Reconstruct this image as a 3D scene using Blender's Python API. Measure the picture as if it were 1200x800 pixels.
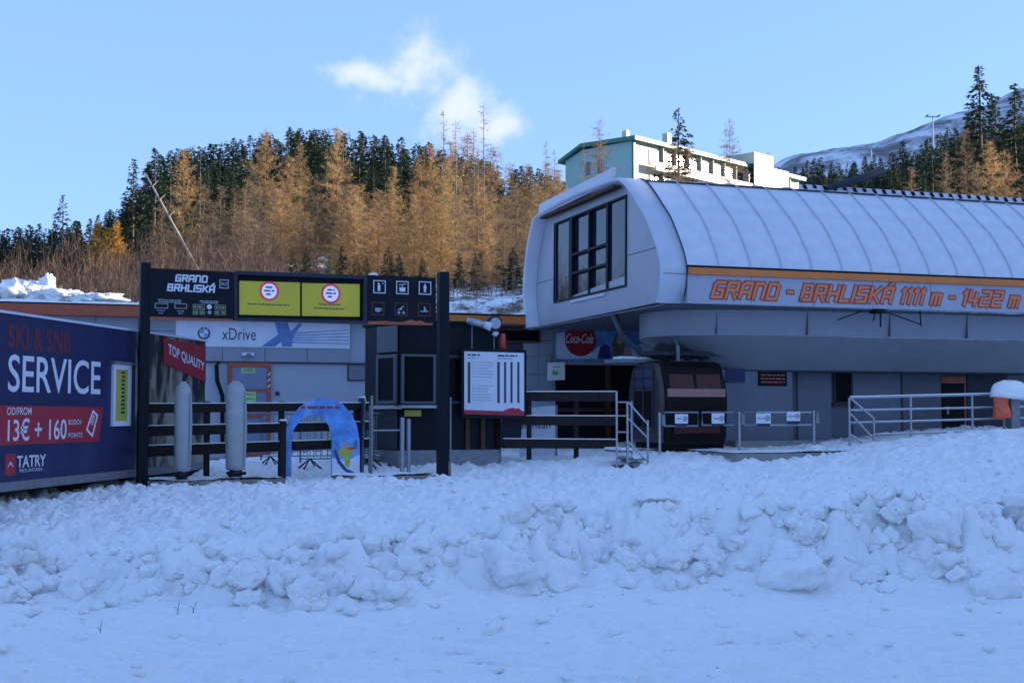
import bpy, math, random
import numpy as np
from mathutils import Vector, Matrix
rad = math.radians
for o in list(bpy.data.objects): bpy.data.objects.remove(o)
scn = bpy.context.scene
COL = scn.collection
random.seed(4)

# ------------------------------------------------------------------ camera, sky, sun, exposure
FPX, EYE = 1500.0, 1.6
PITCH = math.atan(83 / FPX)
cd = bpy.data.cameras.new('camera'); cam = bpy.data.objects.new('camera', cd); COL.objects.link(cam)
cam.location = (0, 0, EYE); cam.rotation_euler = (rad(90) + PITCH, 0, 0)
cd.sensor_width = 36; cd.lens = 36 * FPX / 1200; cd.clip_end = 20000
scn.camera = cam

SUN_EL, SUN_AZ = rad(11), rad(80)            # low winter sun from the right
SUN = Vector((math.sin(SUN_AZ) * math.cos(SUN_EL), math.cos(SUN_AZ) * math.cos(SUN_EL), math.sin(SUN_EL)))
world = bpy.data.worlds.new('World'); scn.world = world; world.use_nodes = True
wn, wl = world.node_tree.nodes, world.node_tree.links
wn.clear()
wout = wn.new('ShaderNodeOutputWorld'); wbg = wn.new('ShaderNodeBackground'); wbg.inputs[1].default_value = 0.15
sky = wn.new('ShaderNodeTexSky'); sky.sky_type = 'NISHITA'; sky.sun_disc = False
sky.sun_elevation = SUN_EL; sky.sun_rotation = SUN_AZ; sky.altitude = 1100
sky.air_density = 0.85; sky.dust_density = 1.5; sky.ozone_density = 2.9
wl.new(wbg.outputs[0], wout.inputs[0])

def ray(px, py):
    x, y = (px - 600) / FPX, (400 - py) / FPX
    c, s = math.cos(PITCH), math.sin(PITCH)
    return (x, c - y * s, s + y * c)

# two small drifting clouds, part of the sky itself: soft noise-broken puffs in given sky directions
geo = wn.new('ShaderNodeTexCoord')
def wmath(op, a, b=None, c=None):
    n = wn.new('ShaderNodeMath'); n.operation = op
    for i, v in enumerate((a, b, c)):
        if v is None: continue
        if isinstance(v, (int, float)): n.inputs[i].default_value = v
        else: wl.new(v, n.inputs[i])
    return n.outputs[0]
nz = wn.new('ShaderNodeTexNoise'); nz.inputs['Scale'].default_value = 34; nz.inputs['Detail'].default_value = 8; nz.inputs['Roughness'].default_value = .62
wl.new(geo.outputs['Generated'], nz.inputs['Vector'])
acc = None
for (px, py, rx, ry, dens) in ((430, 88, 48, 19, .9), (490, 80, 46, 40, 1.1), (458, 96, 66, 15, .9), (545, 126, 46, 36, 1.05), (576, 142, 40, 32, .95), (416, 118, 17, 22, .5), (536, 160, 38, 40, .8)):
    d = Vector(ray(px, py)).normalized()
    ex = Vector((d.y, -d.x, 0)).normalized(); ey = ex.cross(d).normalized()
    def dot(v):
        n = wn.new('ShaderNodeVectorMath'); n.operation = 'DOT_PRODUCT'
        wl.new(geo.outputs['Generated'], n.inputs[0]); n.inputs[1].default_value = v; return n.outputs['Value']
    a = wmath('DIVIDE', dot(ex), rx / FPX); b = wmath('DIVIDE', dot(ey), ry / FPX)
    front = wmath('GREATER_THAN', dot(d), 0.0)
    r2 = wmath('ADD', wmath('MULTIPLY', a, a), wmath('MULTIPLY', b, b))
    puff = wmath('MULTIPLY', wmath('MULTIPLY', wmath('POWER', 2.718, wmath('MULTIPLY', r2, -1.0)), dens), front)
    acc = puff if acc is None else wmath('MAXIMUM', acc, puff)
cl = wmath('ADD', acc, wmath('MULTIPLY', wmath('SUBTRACT', nz.outputs['Fac'], .5), 1.9))
mr = wn.new('ShaderNodeMapRange'); mr.interpolation_type = 'SMOOTHSTEP'
wl.new(cl, mr.inputs['Value']); mr.inputs['From Min'].default_value = .16; mr.inputs['From Max'].default_value = 1.2
mr.inputs['To Max'].default_value = .74
cover = wmath('MULTIPLY', mr.outputs[0], wmath('MINIMUM', wmath('MULTIPLY', acc, 4), 1.0))
wm = wn.new('ShaderNodeMix'); wm.data_type = 'RGBA'
ev = wn.new('ShaderNodeMix'); ev.data_type = 'RGBA'; ev.inputs['Factor'].default_value = .72      # constant blue mixed over the whole sky to even out its light
wl.new(sky.outputs[0], ev.inputs[6]); ev.inputs[7].default_value = (.78, 1.33, 2.70, 1)
wl.new(cover, wm.inputs['Factor']); wl.new(ev.outputs[2], wm.inputs[6]); wm.inputs[7].default_value = (2.25, 2.35, 2.75, 1)
wl.new(wm.outputs[2], wbg.inputs[0])

sl = bpy.data.lights.new('sun', 'SUN'); sl.energy = 4.6; sl.angle = rad(.5); sl.color = (1.0, .85, .68)
so = bpy.data.objects.new('sun', sl); COL.objects.link(so)
so.rotation_euler = SUN.to_track_quat('Z', 'Y').to_euler(); so.location = (60, -40, 60)
scn.render.engine = 'CYCLES'
scn.view_settings.view_transform = 'Standard'; scn.view_settings.look = 'None'
scn.view_settings.exposure = 1.58; scn.view_settings.gamma = 1; scn.view_settings.use_curve_mapping = False

# ------------------------------------------------------------------ pixel -> place helpers
class Fr:
    """A vertical reference frame in the place: u runs along a wall, v goes behind it, z up."""
    def __init__(s, X, Y, z0, a):
        s.o = (X, Y, z0); s.a = rad(a); s.u = (math.cos(s.a), math.sin(s.a)); s.v = (-math.sin(s.a), math.cos(s.a))
    def onv(s, px, py, v=0):
        r = ray(px, py); n = s.v; d = (s.o[0]*n[0] + s.o[1]*n[1] + v) / (r[0]*n[0] + r[1]*n[1])
        p = (r[0]*d - s.o[0], r[1]*d - s.o[1]); return (p[0]*s.u[0] + p[1]*s.u[1], EYE + r[2]*d - s.o[2])
    def onu(s, px, py, u=0):
        r = ray(px, py); n = s.u; d = (s.o[0]*n[0] + s.o[1]*n[1] + u) / (r[0]*n[0] + r[1]*n[1])
        p = (r[0]*d - s.o[0], r[1]*d - s.o[1]); return (p[0]*s.v[0] + p[1]*s.v[1], EYE + r[2]*d - s.o[2])
    def w(s, u, v): return (s.o[0] + u*s.u[0] + v*s.v[0], s.o[1] + u*s.u[1] + v*s.v[1])
    def sub(s, u, v, z0=None, da=0):
        x, y = s.w(u, v); return Fr(x, y, s.o[2] if z0 is None else z0, math.degrees(s.a) + da)
def at(px, py, D):
    r = ray(px, py); k = D / r[1]; return (r[0]*k, D, EYE + r[2]*k)

# ------------------------------------------------------------------ noise
def _h(ix, iy, s):
    n = (ix.astype(np.int64) * 374761393 + iy.astype(np.int64) * 668265263 + s * 1442695041) & 0x7fffffff
    n = ((n ^ (n >> 13)) * 1274126177) & 0x7fffffff
    return ((n ^ (n >> 16)) & 0xffff) / 65535.0
def vn(x, y, s=0):
    x = np.asarray(x, float); y = np.asarray(y, float)
    ix, iy = np.floor(x), np.floor(y); fx, fy = x - ix, y - iy
    fx = fx*fx*fx*(fx*(fx*6-15)+10); fy = fy*fy*fy*(fy*(fy*6-15)+10)
    a, b, c, d = _h(ix, iy, s), _h(ix+1, iy, s), _h(ix, iy+1, s), _h(ix+1, iy+1, s)
    return (a*(1-fx) + b*fx)*(1-fy) + (c*(1-fx) + d*fx)*fy
def fbm(x, y, s=0, o=4, g=.5):
    t = 0; a = 1; m = 0
    for i in range(o):
        t = t + a*(vn(x, y, s+i*7) - .5)*2; m += a; a *= g
        x, y = x*2.03 + 1.7*y*.31, y*2.03 - x*.31
    return t / m
def ss(a, b, x):
    t = np.clip((x - a) / (b - a), 0, 1); return t*t*(3 - 2*t)

# ------------------------------------------------------------------ terrain functions (metres)
def base_h(X, Y):
    return .28*ss(12, 24, Y) + .3*ss(24.5, 29, Y)*ss(-9, -4, X) + .50*ss(5, 12, X)*ss(19, 27.5, Y) + .12*ss(0, 4, X)*ss(22, 27, Y)
def berm_c(X): return 10.9 + .21*(X + 4) + .35*np.sin(X*1.1)
def berm_h(X): return np.clip(.22 + .046*(X + 4.2), .15, .68)*(.78 + .45*vn(X*.9 + 3, X*0, 5))
def ground(X, Y, fine=True):
    X = np.asarray(X, float); Y = np.asarray(Y, float)
    z = base_h(X, Y)
    c = berm_c(X); h = berm_h(X)
    d = (Y - c)
    prof = np.where(d < 0, np.exp(-(d/.62)**2), np.exp(-(d/1.25)**2))
    lump = .70 + .70*fbm(X*1.4, Y*1.4, 11, 3) + .42*(np.sqrt(np.abs(fbm(X*2.6, Y*2.6, 21, 2))) - .35) + .22*(np.sqrt(np.abs(fbm(X*5.2, Y*5.2, 27, 2))) - .35)
    z = z + h*prof*np.clip(lump, .15, 1.25)
    if fine:
        far = ss(10.5, 13.5, Y)
        bl = lambda f, sd: np.abs(2*vn(X*f + .35*vn(X*f*1.7, Y*f*1.7, sd+1), Y*f, sd) - 1)
        z = z + .05*fbm(X*.7, Y*.7, 31, 3)
        z = z + far*(.075*fbm(X*2.6, Y*1.9, 41, 3) + .075*np.abs(fbm(X*4.0 + Y*1.2, Y*3.0 - X*.8, 51, 3)) + .03*fbm(X*8, Y*6, 57, 2))*(1 - .45*ss(24, 30, Y))
        near = 1 - ss(9.6, 11, Y)
        tr = fbm(X*.7, Y*2.6, 61, 4)
        z = z + near*(.055*np.abs(fbm(X*1.1 + Y*.3, Y*4.2, 65, 2)) + .07*tr + .05*np.clip(fbm(X*2.0, Y*4.6, 71, 3) - .1, 0, 1) + .030*fbm(X*5, Y*8, 75, 3) + .045*np.abs(fbm(X*2.6, Y*3.4, 77, 3)) + .02*bl(9, 107) )
        wide = np.where(d < 0, np.exp(-(d/.75)**2), np.exp(-(d/1.15)**2))
        z = z + wide*(.13*bl(1.9, 81) + .14*bl(3.7, 83) + .095*bl(7.1, 85) + .045*bl(14, 87))
        z = z + far*(1 - wide)*(.075*bl(3.3, 101) + .085*bl(6.3, 103) + .045*bl(12, 105) - .07)*(1 - .4*ss(23, 30, Y))
        z = z + .018*np.clip(fbm(X*7, Y*7, 95, 2) - .25, 0, 1)*3
    return z
def gz(x, y): return float(ground(np.array([x]), np.array([y]))[0])

HC = np.array([-500, 0, 150, 300, 400, 560, 640, 740, 935, 1150, 1500, 2100.])
HD = np.array([30, 39.5, 43.5, 47, 60, 100, 150, 230, 300, 400, 900.])
HZ = np.array([[.3, .5, 3.2, 4.6, 5.4, 8, 11, 15, 18, 20, 20],
               [.3, .5, 3.4, 5.0, 5.8, 9, 13, 18, 21, 22, 22],
               [.3, .5, 3.6, 5.3, 6.6, 11, 17, 26, 28, 28, 28],
               [.3, .5, 3.8, 5.5, 7.2, 12.5, 21, 35, 36, 36, 36],
               [.3, .5, 3.8, 5.6, 7.2, 12.5, 21, 35, 36, 36, 36],
               [.3, .5, 3.8, 5.7, 7.2, 12.5, 20, 30, 30, 30, 30],
               [.3, .5, 3.8, 5.8, 7.5, 13, 21, 27, 30, 30, 30],
               [.3, .5, 3.6, 5.2, 8, 14, 24, 27, 32, 38, 40],
               [.3, .5, 3.0, 4.8, 8, 14, 24, 32, 43, 60, 70],
               [.4, .6, 3.0, 4.8, 8, 14.5, 22, 36, 50, 72, 90],
               [.5, .8, 3.0, 5.0, 8, 15, 24, 38, 54, 80, 110],
               [.5, .8, 3.0, 5.0, 8, 15, 24, 38, 54, 80, 110]])
def hill(X, Y):
    X = np.asarray(X, float); Y = np.asarray(Y, float)
    D = np.maximum(Y, 30.); c = np.clip(600 + 1500*X/np.maximum(Y, 1), HC[0], HC[-1])
    i = np.clip(np.searchsorted(HC, c) - 1, 0, len(HC) - 2); fi = (c - HC[i])/(HC[i+1] - HC[i]); fi = fi*fi*(3 - 2*fi)
    Dc = np.clip(D, 30, 899); j = np.clip(np.searchsorted(HD, Dc) - 1, 0, len(HD) - 2); fj = (Dc - HD[j])/(HD[j+1] - HD[j])
    z = (HZ[i, j]*(1-fj) + HZ[i, j+1]*fj)*(1-fi) + (HZ[i+1, j]*(1-fj) + HZ[i+1, j+1]*fj)*fi
    k = ss(38, 50, D)
    return z + k*(.35*fbm(X*.25, Y*.25, 5, 3) + .12*fbm(X*1.1, Y*1.1, 9, 2)) + ss(80, 200, D)*1.5*fbm(X*.03, Y*.03, 3, 2)
def hz(x, y): return float(hill(np.array([x]), np.array([y]))[0])

# ------------------------------------------------------------------ materials
MATS = {}
def mat(name, col, rough=.6, metal=0., var=.12, vs=6., bump=0., bs=40., spec=.5, dirt=None, ds=1.2, emit=0., rnd=0., coat=0., alpha=None, wave=None):
    if name in MATS: return MATS[name]
    m = bpy.data.materials.new(name); m.use_nodes = True; nt = m.node_tree; n, l = nt.nodes, nt.links
    b = n['Principled BSDF']; b.inputs['Roughness'].default_value = rough; b.inputs['Metallic'].default_value = metal
    b.inputs['Specular IOR Level'].default_value = spec; b.inputs['Coat Weight'].default_value = coat
    tc = n.new('ShaderNodeTexCoord')
    nz = n.new('ShaderNodeTexNoise'); nz.inputs['Scale'].default_value = vs; nz.inputs['Detail'].default_value = 6; nz.inputs['Roughness'].default_value = .65
    l.new(tc.outputs['Object'], nz.inputs['Vector'])
    mx = n.new('ShaderNodeMix'); mx.data_type = 'RGBA'
    mx.inputs[6].default_value = (*[c*(1-var) for c in col], 1); mx.inputs[7].default_value = (*[min(1, c*(1+var)) for c in col], 1)
    mp = n.new('ShaderNodeMapRange'); mp.inputs['From Min'].default_value = .3; mp.inputs['From Max'].default_value = .7
    l.new(nz.outputs['Fac'], mp.inputs['Value']); l.new(mp.outputs[0], mx.inputs['Factor'])
    out = mx.outputs[2]
    if dirt:
        nd = n.new('ShaderNodeTexNoise'); nd.inputs['Scale'].default_value = ds; nd.inputs['Detail'].default_value = 8; nd.inputs['Roughness'].default_value = .7
        l.new(tc.outputs['Object'], nd.inputs['Vector'])
        md = n.new('ShaderNodeMapRange'); md.inputs['From Min'].default_value = .5; md.inputs['From Max'].default_value = .75; md.inputs['To Max'].default_value = dirt[3]
        l.new(nd.outputs['Fac'], md.inputs['Value'])
        m2 = n.new('ShaderNodeMix'); m2.data_type = 'RGBA'; l.new(md.outputs[0], m2.inputs['Factor']); l.new(out, m2.inputs[6]); m2.inputs[7].default_value = (*dirt[:3], 1)
        out = m2.outputs[2]
    if rnd:
        oi = n.new('ShaderNodeObjectInfo'); hs = n.new('ShaderNodeHueSaturation')
        for key, f, k in (('Value', 1.0, rnd), ):
            mr = n.new('ShaderNodeMapRange'); mr.inputs['To Min'].default_value = 1 - k; mr.inputs['To Max'].default_value = 1 + k
            l.new(oi.outputs['Random'], mr.inputs['Value']); l.new(mr.outputs[0], hs.inputs[key])
        mh = n.new('ShaderNodeMapRange'); mh.inputs['To Min'].default_value = .5 - .05*rnd; mh.inputs['To Max'].default_value = .5 + .05*rnd
        ml = n.new('ShaderNodeMath'); ml.operation = 'FRACT'; mm = n.new('ShaderNodeMath'); mm.operation = 'MULTIPLY'; mm.inputs[1].default_value = 7.31
        l.new(oi.outputs['Random'], mm.inputs[0]); l.new(mm.outputs[0], ml.inputs[0]); l.new(ml.outputs[0], mh.inputs['Value']); l.new(mh.outputs[0], hs.inputs['Hue'])
        l.new(out, hs.inputs['Color']); out = hs.outputs[0]
    l.new(out, b.inputs['Base Color'])
    if bump:
        nb = n.new('ShaderNodeTexNoise'); nb.inputs['Scale'].default_value = bs; nb.inputs['Detail'].default_value = 5
        l.new(tc.outputs['Object'], nb.inputs['Vector'])
        bp = n.new('ShaderNodeBump'); bp.inputs['Strength'].default_value = 1; bp.inputs['Distance'].default_value = bump
        l.new(nb.outputs['Fac'], bp.inputs['Height']); l.new(bp.outputs[0], b.inputs['Normal'])
    if emit:
        l.new(out, b.inputs['Emission Color']); b.inputs['Emission Strength'].default_value = emit
    MATS[name] = m; return m

def glass(name, col, rough=.03, spec=1.0):
    return mat(name, col, rough, var=.25, vs=1.5, spec=spec, coat=0.)
def leafmat(name, c1, c2, rnd=.3, transl=.3, scale=1.6):
    m = bpy.data.materials.new(name); m.use_nodes = True; n, l = m.node_tree.nodes, m.node_tree.links
    b = n['Principled BSDF']; b.inputs['Roughness'].default_value = .7; b.inputs['Specular IOR Level'].default_value = .2
    tc = n.new('ShaderNodeTexCoord'); nz = n.new('ShaderNodeTexNoise'); nz.inputs['Scale'].default_value = scale; nz.inputs['Detail'].default_value = 4
    l.new(tc.outputs['Object'], nz.inputs['Vector'])
    mp = n.new('ShaderNodeMapRange'); mp.inputs['From Min'].default_value = .32; mp.inputs['From Max'].default_value = .68; l.new(nz.outputs['Fac'], mp.inputs['Value'])
    mx = n.new('ShaderNodeMix'); mx.data_type = 'RGBA'; mx.inputs[6].default_value = (*c1, 1); mx.inputs[7].default_value = (*c2, 1); l.new(mp.outputs[0], mx.inputs['Factor'])
    oi = n.new('ShaderNodeObjectInfo'); hs = n.new('ShaderNodeHueSaturation')
    mr = n.new('ShaderNodeMapRange'); mr.inputs['To Min'].default_value = 1 - rnd; mr.inputs['To Max'].default_value = 1 + rnd
    l.new(oi.outputs['Random'], mr.inputs['Value']); l.new(mr.outputs[0], hs.inputs['Value'])
    fr = n.new('ShaderNodeMath'); fr.operation = 'MULTIPLY'; fr.inputs[1].default_value = 9.7; f2 = n.new('ShaderNodeMath'); f2.operation = 'FRACT'
    l.new(oi.outputs['Random'], fr.inputs[0]); l.new(fr.outputs[0], f2.inputs[0])
    mh = n.new('ShaderNodeMapRange'); mh.inputs['To Min'].default_value = .488; mh.inputs['To Max'].default_value = .512
    l.new(f2.outputs[0], mh.inputs['Value']); l.new(mh.outputs[0], hs.inputs['Hue']); l.new(mx.outputs[2], hs.inputs['Color'])
    l.new(hs.outputs[0], b.inputs['Base Color'])
    tr = n.new('ShaderNodeBsdfTranslucent'); l.new(hs.outputs[0], tr.inputs['Color'])
    ms = n.new('ShaderNodeMixShader'); ms.inputs[0].default_value = transl
    l.new(b.outputs[0], ms.inputs[1]); l.new(tr.outputs[0], ms.inputs[2]); l.new(ms.outputs[0], n['Material Output'].inputs[0])
    MATS[name] = m; return m

def snowmat():
    m = bpy.data.materials.new('snow'); m.use_nodes = True; n, l = m.node_tree.nodes, m.node_tree.links
    b = n['Principled BSDF']; b.inputs['Roughness'].default_value = .75; b.inputs['Specular IOR Level'].default_value = .25
    b.inputs['Subsurface Weight'].default_value = .5; b.inputs['Subsurface Radius'].default_value = (.5, .6, .8); b.inputs['Subsurface Scale'].default_value = .05
    tc = n.new('ShaderNodeNewGeometry')
    nz = n.new('ShaderNodeTexNoise'); nz.inputs['Scale'].default_value = .9; nz.inputs['Detail'].default_value = 9; nz.inputs['Roughness'].default_value = .65; l.new(tc.outputs['Position'], nz.inputs['Vector'])
    mp = n.new('ShaderNodeMapRange'); mp.inputs['From Min'].default_value = .3; mp.inputs['From Max'].default_value = .7; l.new(nz.outputs['Fac'], mp.inputs['Value'])
    mx = n.new('ShaderNodeMix'); mx.data_type = 'RGBA'; mx.inputs[6].default_value = (.90, .905, .915, 1); mx.inputs[7].default_value = (.965, .967, .97, 1); l.new(mp.outputs[0], mx.inputs['Factor'])
    # scattered specks of dirt and needles
    vo = n.new('ShaderNodeTexVoronoi'); vo.inputs['Scale'].default_value = 3.2; l.new(tc.outputs['Position'], vo.inputs['Vector'])
    lt = n.new('ShaderNodeMath'); lt.operation = 'LESS_THAN'; lt.inputs[1].default_value = .035; l.new(vo.outputs['Distance'], lt.inputs[0])
    n3 = n.new('ShaderNodeTexNoise'); n3.inputs['Scale'].default_value = .7; l.new(tc.outputs['Position'], n3.inputs['Vector'])
    gt = n.new('ShaderNodeMath'); gt.operation = 'GREATER_THAN'; gt.inputs[1].default_value = .56; l.new(n3.outputs['Fac'], gt.inputs[0])
    ml = n.new('ShaderNodeMath'); ml.operation = 'MULTIPLY'; l.new(lt.outputs[0], ml.inputs[0]); l.new(gt.outputs[0], ml.inputs[1])
    m2 = n.new('ShaderNodeMix'); m2.data_type = 'RGBA'; l.new(ml.outputs[0], m2.inputs['Factor']); l.new(mx.outputs[2], m2.inputs[6]); m2.inputs[7].default_value = (.30, .27, .24, 1)
    l.new(m2.outputs[2], b.inputs['Base Color'])
    n2 = n.new('ShaderNodeTexNoise'); n2.inputs['Scale'].default_value = 18; n2.inputs['Detail'].default_value = 7; n2.inputs['Roughness'].default_value = .7; l.new(tc.outputs['Position'], n2.inputs['Vector'])
    bp = n.new('ShaderNodeBump'); bp.inputs['Distance'].default_value = .04; bp.inputs['Strength'].default_value = 1.0
    l.new(n2.outputs['Fac'], bp.inputs['Height']); l.new(bp.outputs[0], b.inputs['Normal'])
    MATS['snow'] = m; return m
SNOW = snowmat()
def mixground(name, c1, c2, scale, lo, hi, bump=.15):
    m = bpy.data.materials.new(name); m.use_nodes = True; n, l = m.node_tree.nodes, m.node_tree.links
    b = n['Principled BSDF']; b.inputs['Roughness'].default_value = .85
    tc = n.new('ShaderNodeTexCoord'); nz = n.new('ShaderNodeTexNoise'); nz.inputs['Scale'].default_value = scale; nz.inputs['Detail'].default_value = 10; nz.inputs['Roughness'].default_value = .72
    l.new(tc.outputs['Object'], nz.inputs['Vector'])
    mp = n.new('ShaderNodeMapRange'); mp.inputs['From Min'].default_value = lo; mp.inputs['From Max'].default_value = hi; l.new(nz.outputs['Fac'], mp.inputs['Value'])
    mx = n.new('ShaderNodeMix'); mx.data_type = 'RGBA'; mx.inputs[6].default_value = (*c1, 1); mx.inputs[7].default_value = (*c2, 1); l.new(mp.outputs[0], mx.inputs['Factor'])
    l.new(mx.outputs[2], b.inputs['Base Color'])
    bp = n.new('ShaderNodeBump'); bp.inputs['Distance'].default_value = bump; l.new(nz.outputs['Fac'], bp.inputs['Height']); l.new(bp.outputs[0], b.inputs['Normal'])
    MATS[name] = m; return m

M = lambda k: MATS[k]
mat('white_metal', (.47, .51, .60), .38, var=.06, vs=1.3, dirt=(.27, .29, .34, .4), ds=.55, bump=.004, bs=2.2)
mat('nose_panel', (.30, .325, .39), .4, var=.07, vs=1.1, dirt=(.2, .215, .26, .4), ds=.6, bump=.004, bs=2)
mat('frosted_roof', (.60, .62, .68), .55, var=.08, vs=3, dirt=(.42, .44, .5, .4), ds=.9, bump=.003, bs=60)
mat('roof_rib', (.45, .475, .53), .5, var=.15, vs=3)
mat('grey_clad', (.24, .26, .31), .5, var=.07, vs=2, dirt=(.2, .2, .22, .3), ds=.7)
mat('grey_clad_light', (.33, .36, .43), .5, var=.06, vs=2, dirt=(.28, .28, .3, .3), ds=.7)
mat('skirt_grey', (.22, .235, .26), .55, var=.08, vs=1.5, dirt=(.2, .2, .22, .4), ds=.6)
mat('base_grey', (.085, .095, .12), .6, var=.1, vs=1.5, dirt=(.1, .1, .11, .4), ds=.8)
mat('dark_grey', (.035, .04, .055), .6, var=.2, spec=.2)
mat('black', (.008, .009, .012), .6, var=.3, spec=.1)
mat('gate_black', (.009, .011, .017), .5, var=.25, spec=.12)
mat('screen_frame', (.025, .03, .05), .45, var=.15, spec=.2)
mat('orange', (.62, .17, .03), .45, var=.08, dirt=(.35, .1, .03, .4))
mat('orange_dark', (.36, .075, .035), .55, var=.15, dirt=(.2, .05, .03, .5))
mat('letter_orange', (.70, .19, .07), .5, var=.06)
mat('letter_red', (.33, .035, .03), .5, var=.1)
mat('steel', (.34, .36, .40), .35, metal=.7, var=.15, vs=9)
mat('steel_dull', (.20, .21, .235), .5, metal=.4, var=.2, vs=9)
mat('wood_dark', (.022, .018, .018), .8, spec=.15, var=.35, vs=9, bump=.003)
mat('wood_brown', (.075, .036, .022), .7, spec=.2, var=.3, vs=9)
mat('wood_grey', (.22, .2, .18), .8, var=.3, vs=9, bump=.004)
mat('navy', (.018, .022, .078), .42, spec=.3, var=.15, vs=1.2, dirt=(.045, .05, .12, .6), ds=.6, bump=.02, bs=1.3)
mat('banner_red', (.33, .016, .035), .45, var=.1, vs=3)
mat('dull_red', (.11, .012, .03), .5, var=.15)
mat('print_white', (.60, .62, .70), .5, var=.04)
mat('print_grey', (.30, .31, .36), .5, var=.1)
mat('print_dark', (.035, .04, .06), .5, var=.1)
mat('paper', (.72, .72, .66), .6, var=.06)
mat('banner_pale', (.56, .60, .70), .45, var=.08, vs=1.5, bump=.012, bs=1.6, dirt=(.42, .46, .56, .5), ds=1)
mat('banner_blue', (.10, .18, .42), .5, var=.25, vs=4)
mat('sky_print', (.10, .27, .62), .4, var=.55, vs=2.2)
mat('arch_print', (.085, .24, .58), .4, var=.5, vs=2.6, dirt=(.42, .53, .72, .85), ds=1.5)
mat('coke_red', (.34, .018, .02), .4, var=.12, vs=4)
mat('skin_print', (.45, .28, .2), .6, var=.2)
mat('hair_print', (.14, .10, .05), .6, var=.4, vs=14)
mat('pier_grey', (.125, .14, .18), .6, var=.1, vs=1.5, dirt=(.08, .085, .1, .4), ds=.8)
mat('print_blue', (.02, .04, .17), .5, var=.3)
mat('yellow_notice', (.40, .38, .05), .6, var=.1)
mat('green_notice', (.35, .55, .22), .6, var=.1)
mat('green_print', (.20, .27, .12), .6, var=.2)
mat('lcd_yellow', (.36, .335, .02), .35, var=.12, vs=1.2, emit=.07)
mat('lcd_white', (.62, .62, .75), .3, var=.03, emit=.12)
mat('lcd_red', (.50, .03, .07), .3, var=.05, emit=.1)
mat('lcd_text', (.10, .10, .03), .4, var=.05)
mat('pad_grey', (.33, .35, .36), .5, var=.12, vs=4, bump=.012, bs=7, dirt=(.3, .3, .29, .35))
mat('concrete', (.24, .24, .24), .85, var=.15, vs=5, bump=.004)
mat('door_blue', (.17, .20, .30), .3, var=.1)
mat('cabin_dark', (.008, .005, .006), .4, var=.3, spec=.12)
mat('cabin_orange', (.06, .012, .008), .3, var=.3, spec=.3)
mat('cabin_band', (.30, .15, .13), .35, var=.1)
mat('cabin_end', (.05, .033, .038), .4, var=.2, spec=.4)
mat('rubber', (.02, .02, .022), .8, var=.2)
mat('red_paint', (.50, .06, .03), .45, var=.15)
mat('tarp_orange', (.75, .12, .05), .6, var=.3, vs=9, bump=.01, bs=14)
mat('hotel_white', (.42, .395, .28), .6, var=.05, vs=.5)
mat('hotel_teal', (.26, .44, .42), .6, var=.06, vs=.6)  # sky-lit shade of the gable end, put into its wall colour
mat('hotel_green', (.025, .16, .12), .5, var=.1)
mat('hotel_parapet', (.54, .52, .43), .5, var=.05, vs=.5)
mat('bark', (.09, .065, .05), .9, var=.35, vs=3)
mat('bark_larch', (.17, .12, .09), .9, var=.35, vs=3)
mat('bark_pale', (.30, .27, .24), .8, var=.2, vs=3)
glass('mirror_glass', (.012, .017, .035), .03, .6); glass('dark_glass', (.004, .005, .007), .2, .1); glass('hotel_glass', (.03, .04, .05), .10)
glass('cabin_glass', (.06, .075, .12), .08)
leafmat('spruce', (.010, .026, .014), (.040, .062, .026), .35, .12)
leafmat('spruce_near', (.016, .034, .016), (.055, .078, .030), .3, .15)
leafmat('larch', (.23, .145, .065), (.49, .32, .145), .3, .5)
leafmat('larch_brown', (.17, .115, .07), (.34, .24, .145), .28, .45)
leafmat('larch_yellow', (.42, .24, .03), (.60, .36, .05), .15, .4)
leafmat('shrub_green', (.07, .10, .02), (.20, .22, .05), .2, .35)
leafmat('brush', (.12, .072, .055), (.25, .155, .11), .3, .25, 3)
mixground('hill_ground', (.11, .085, .045), (.78, .79, .82), .9, .44, .56)
mixground('mountain_snow', (.13, .125, .125), (.68, .70, .74), .009, .42, .58, 6)
mixground('ridge_ground', (.12, .14, .15), (.5, .52, .55), .02, .4, .6, 1)

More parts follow.
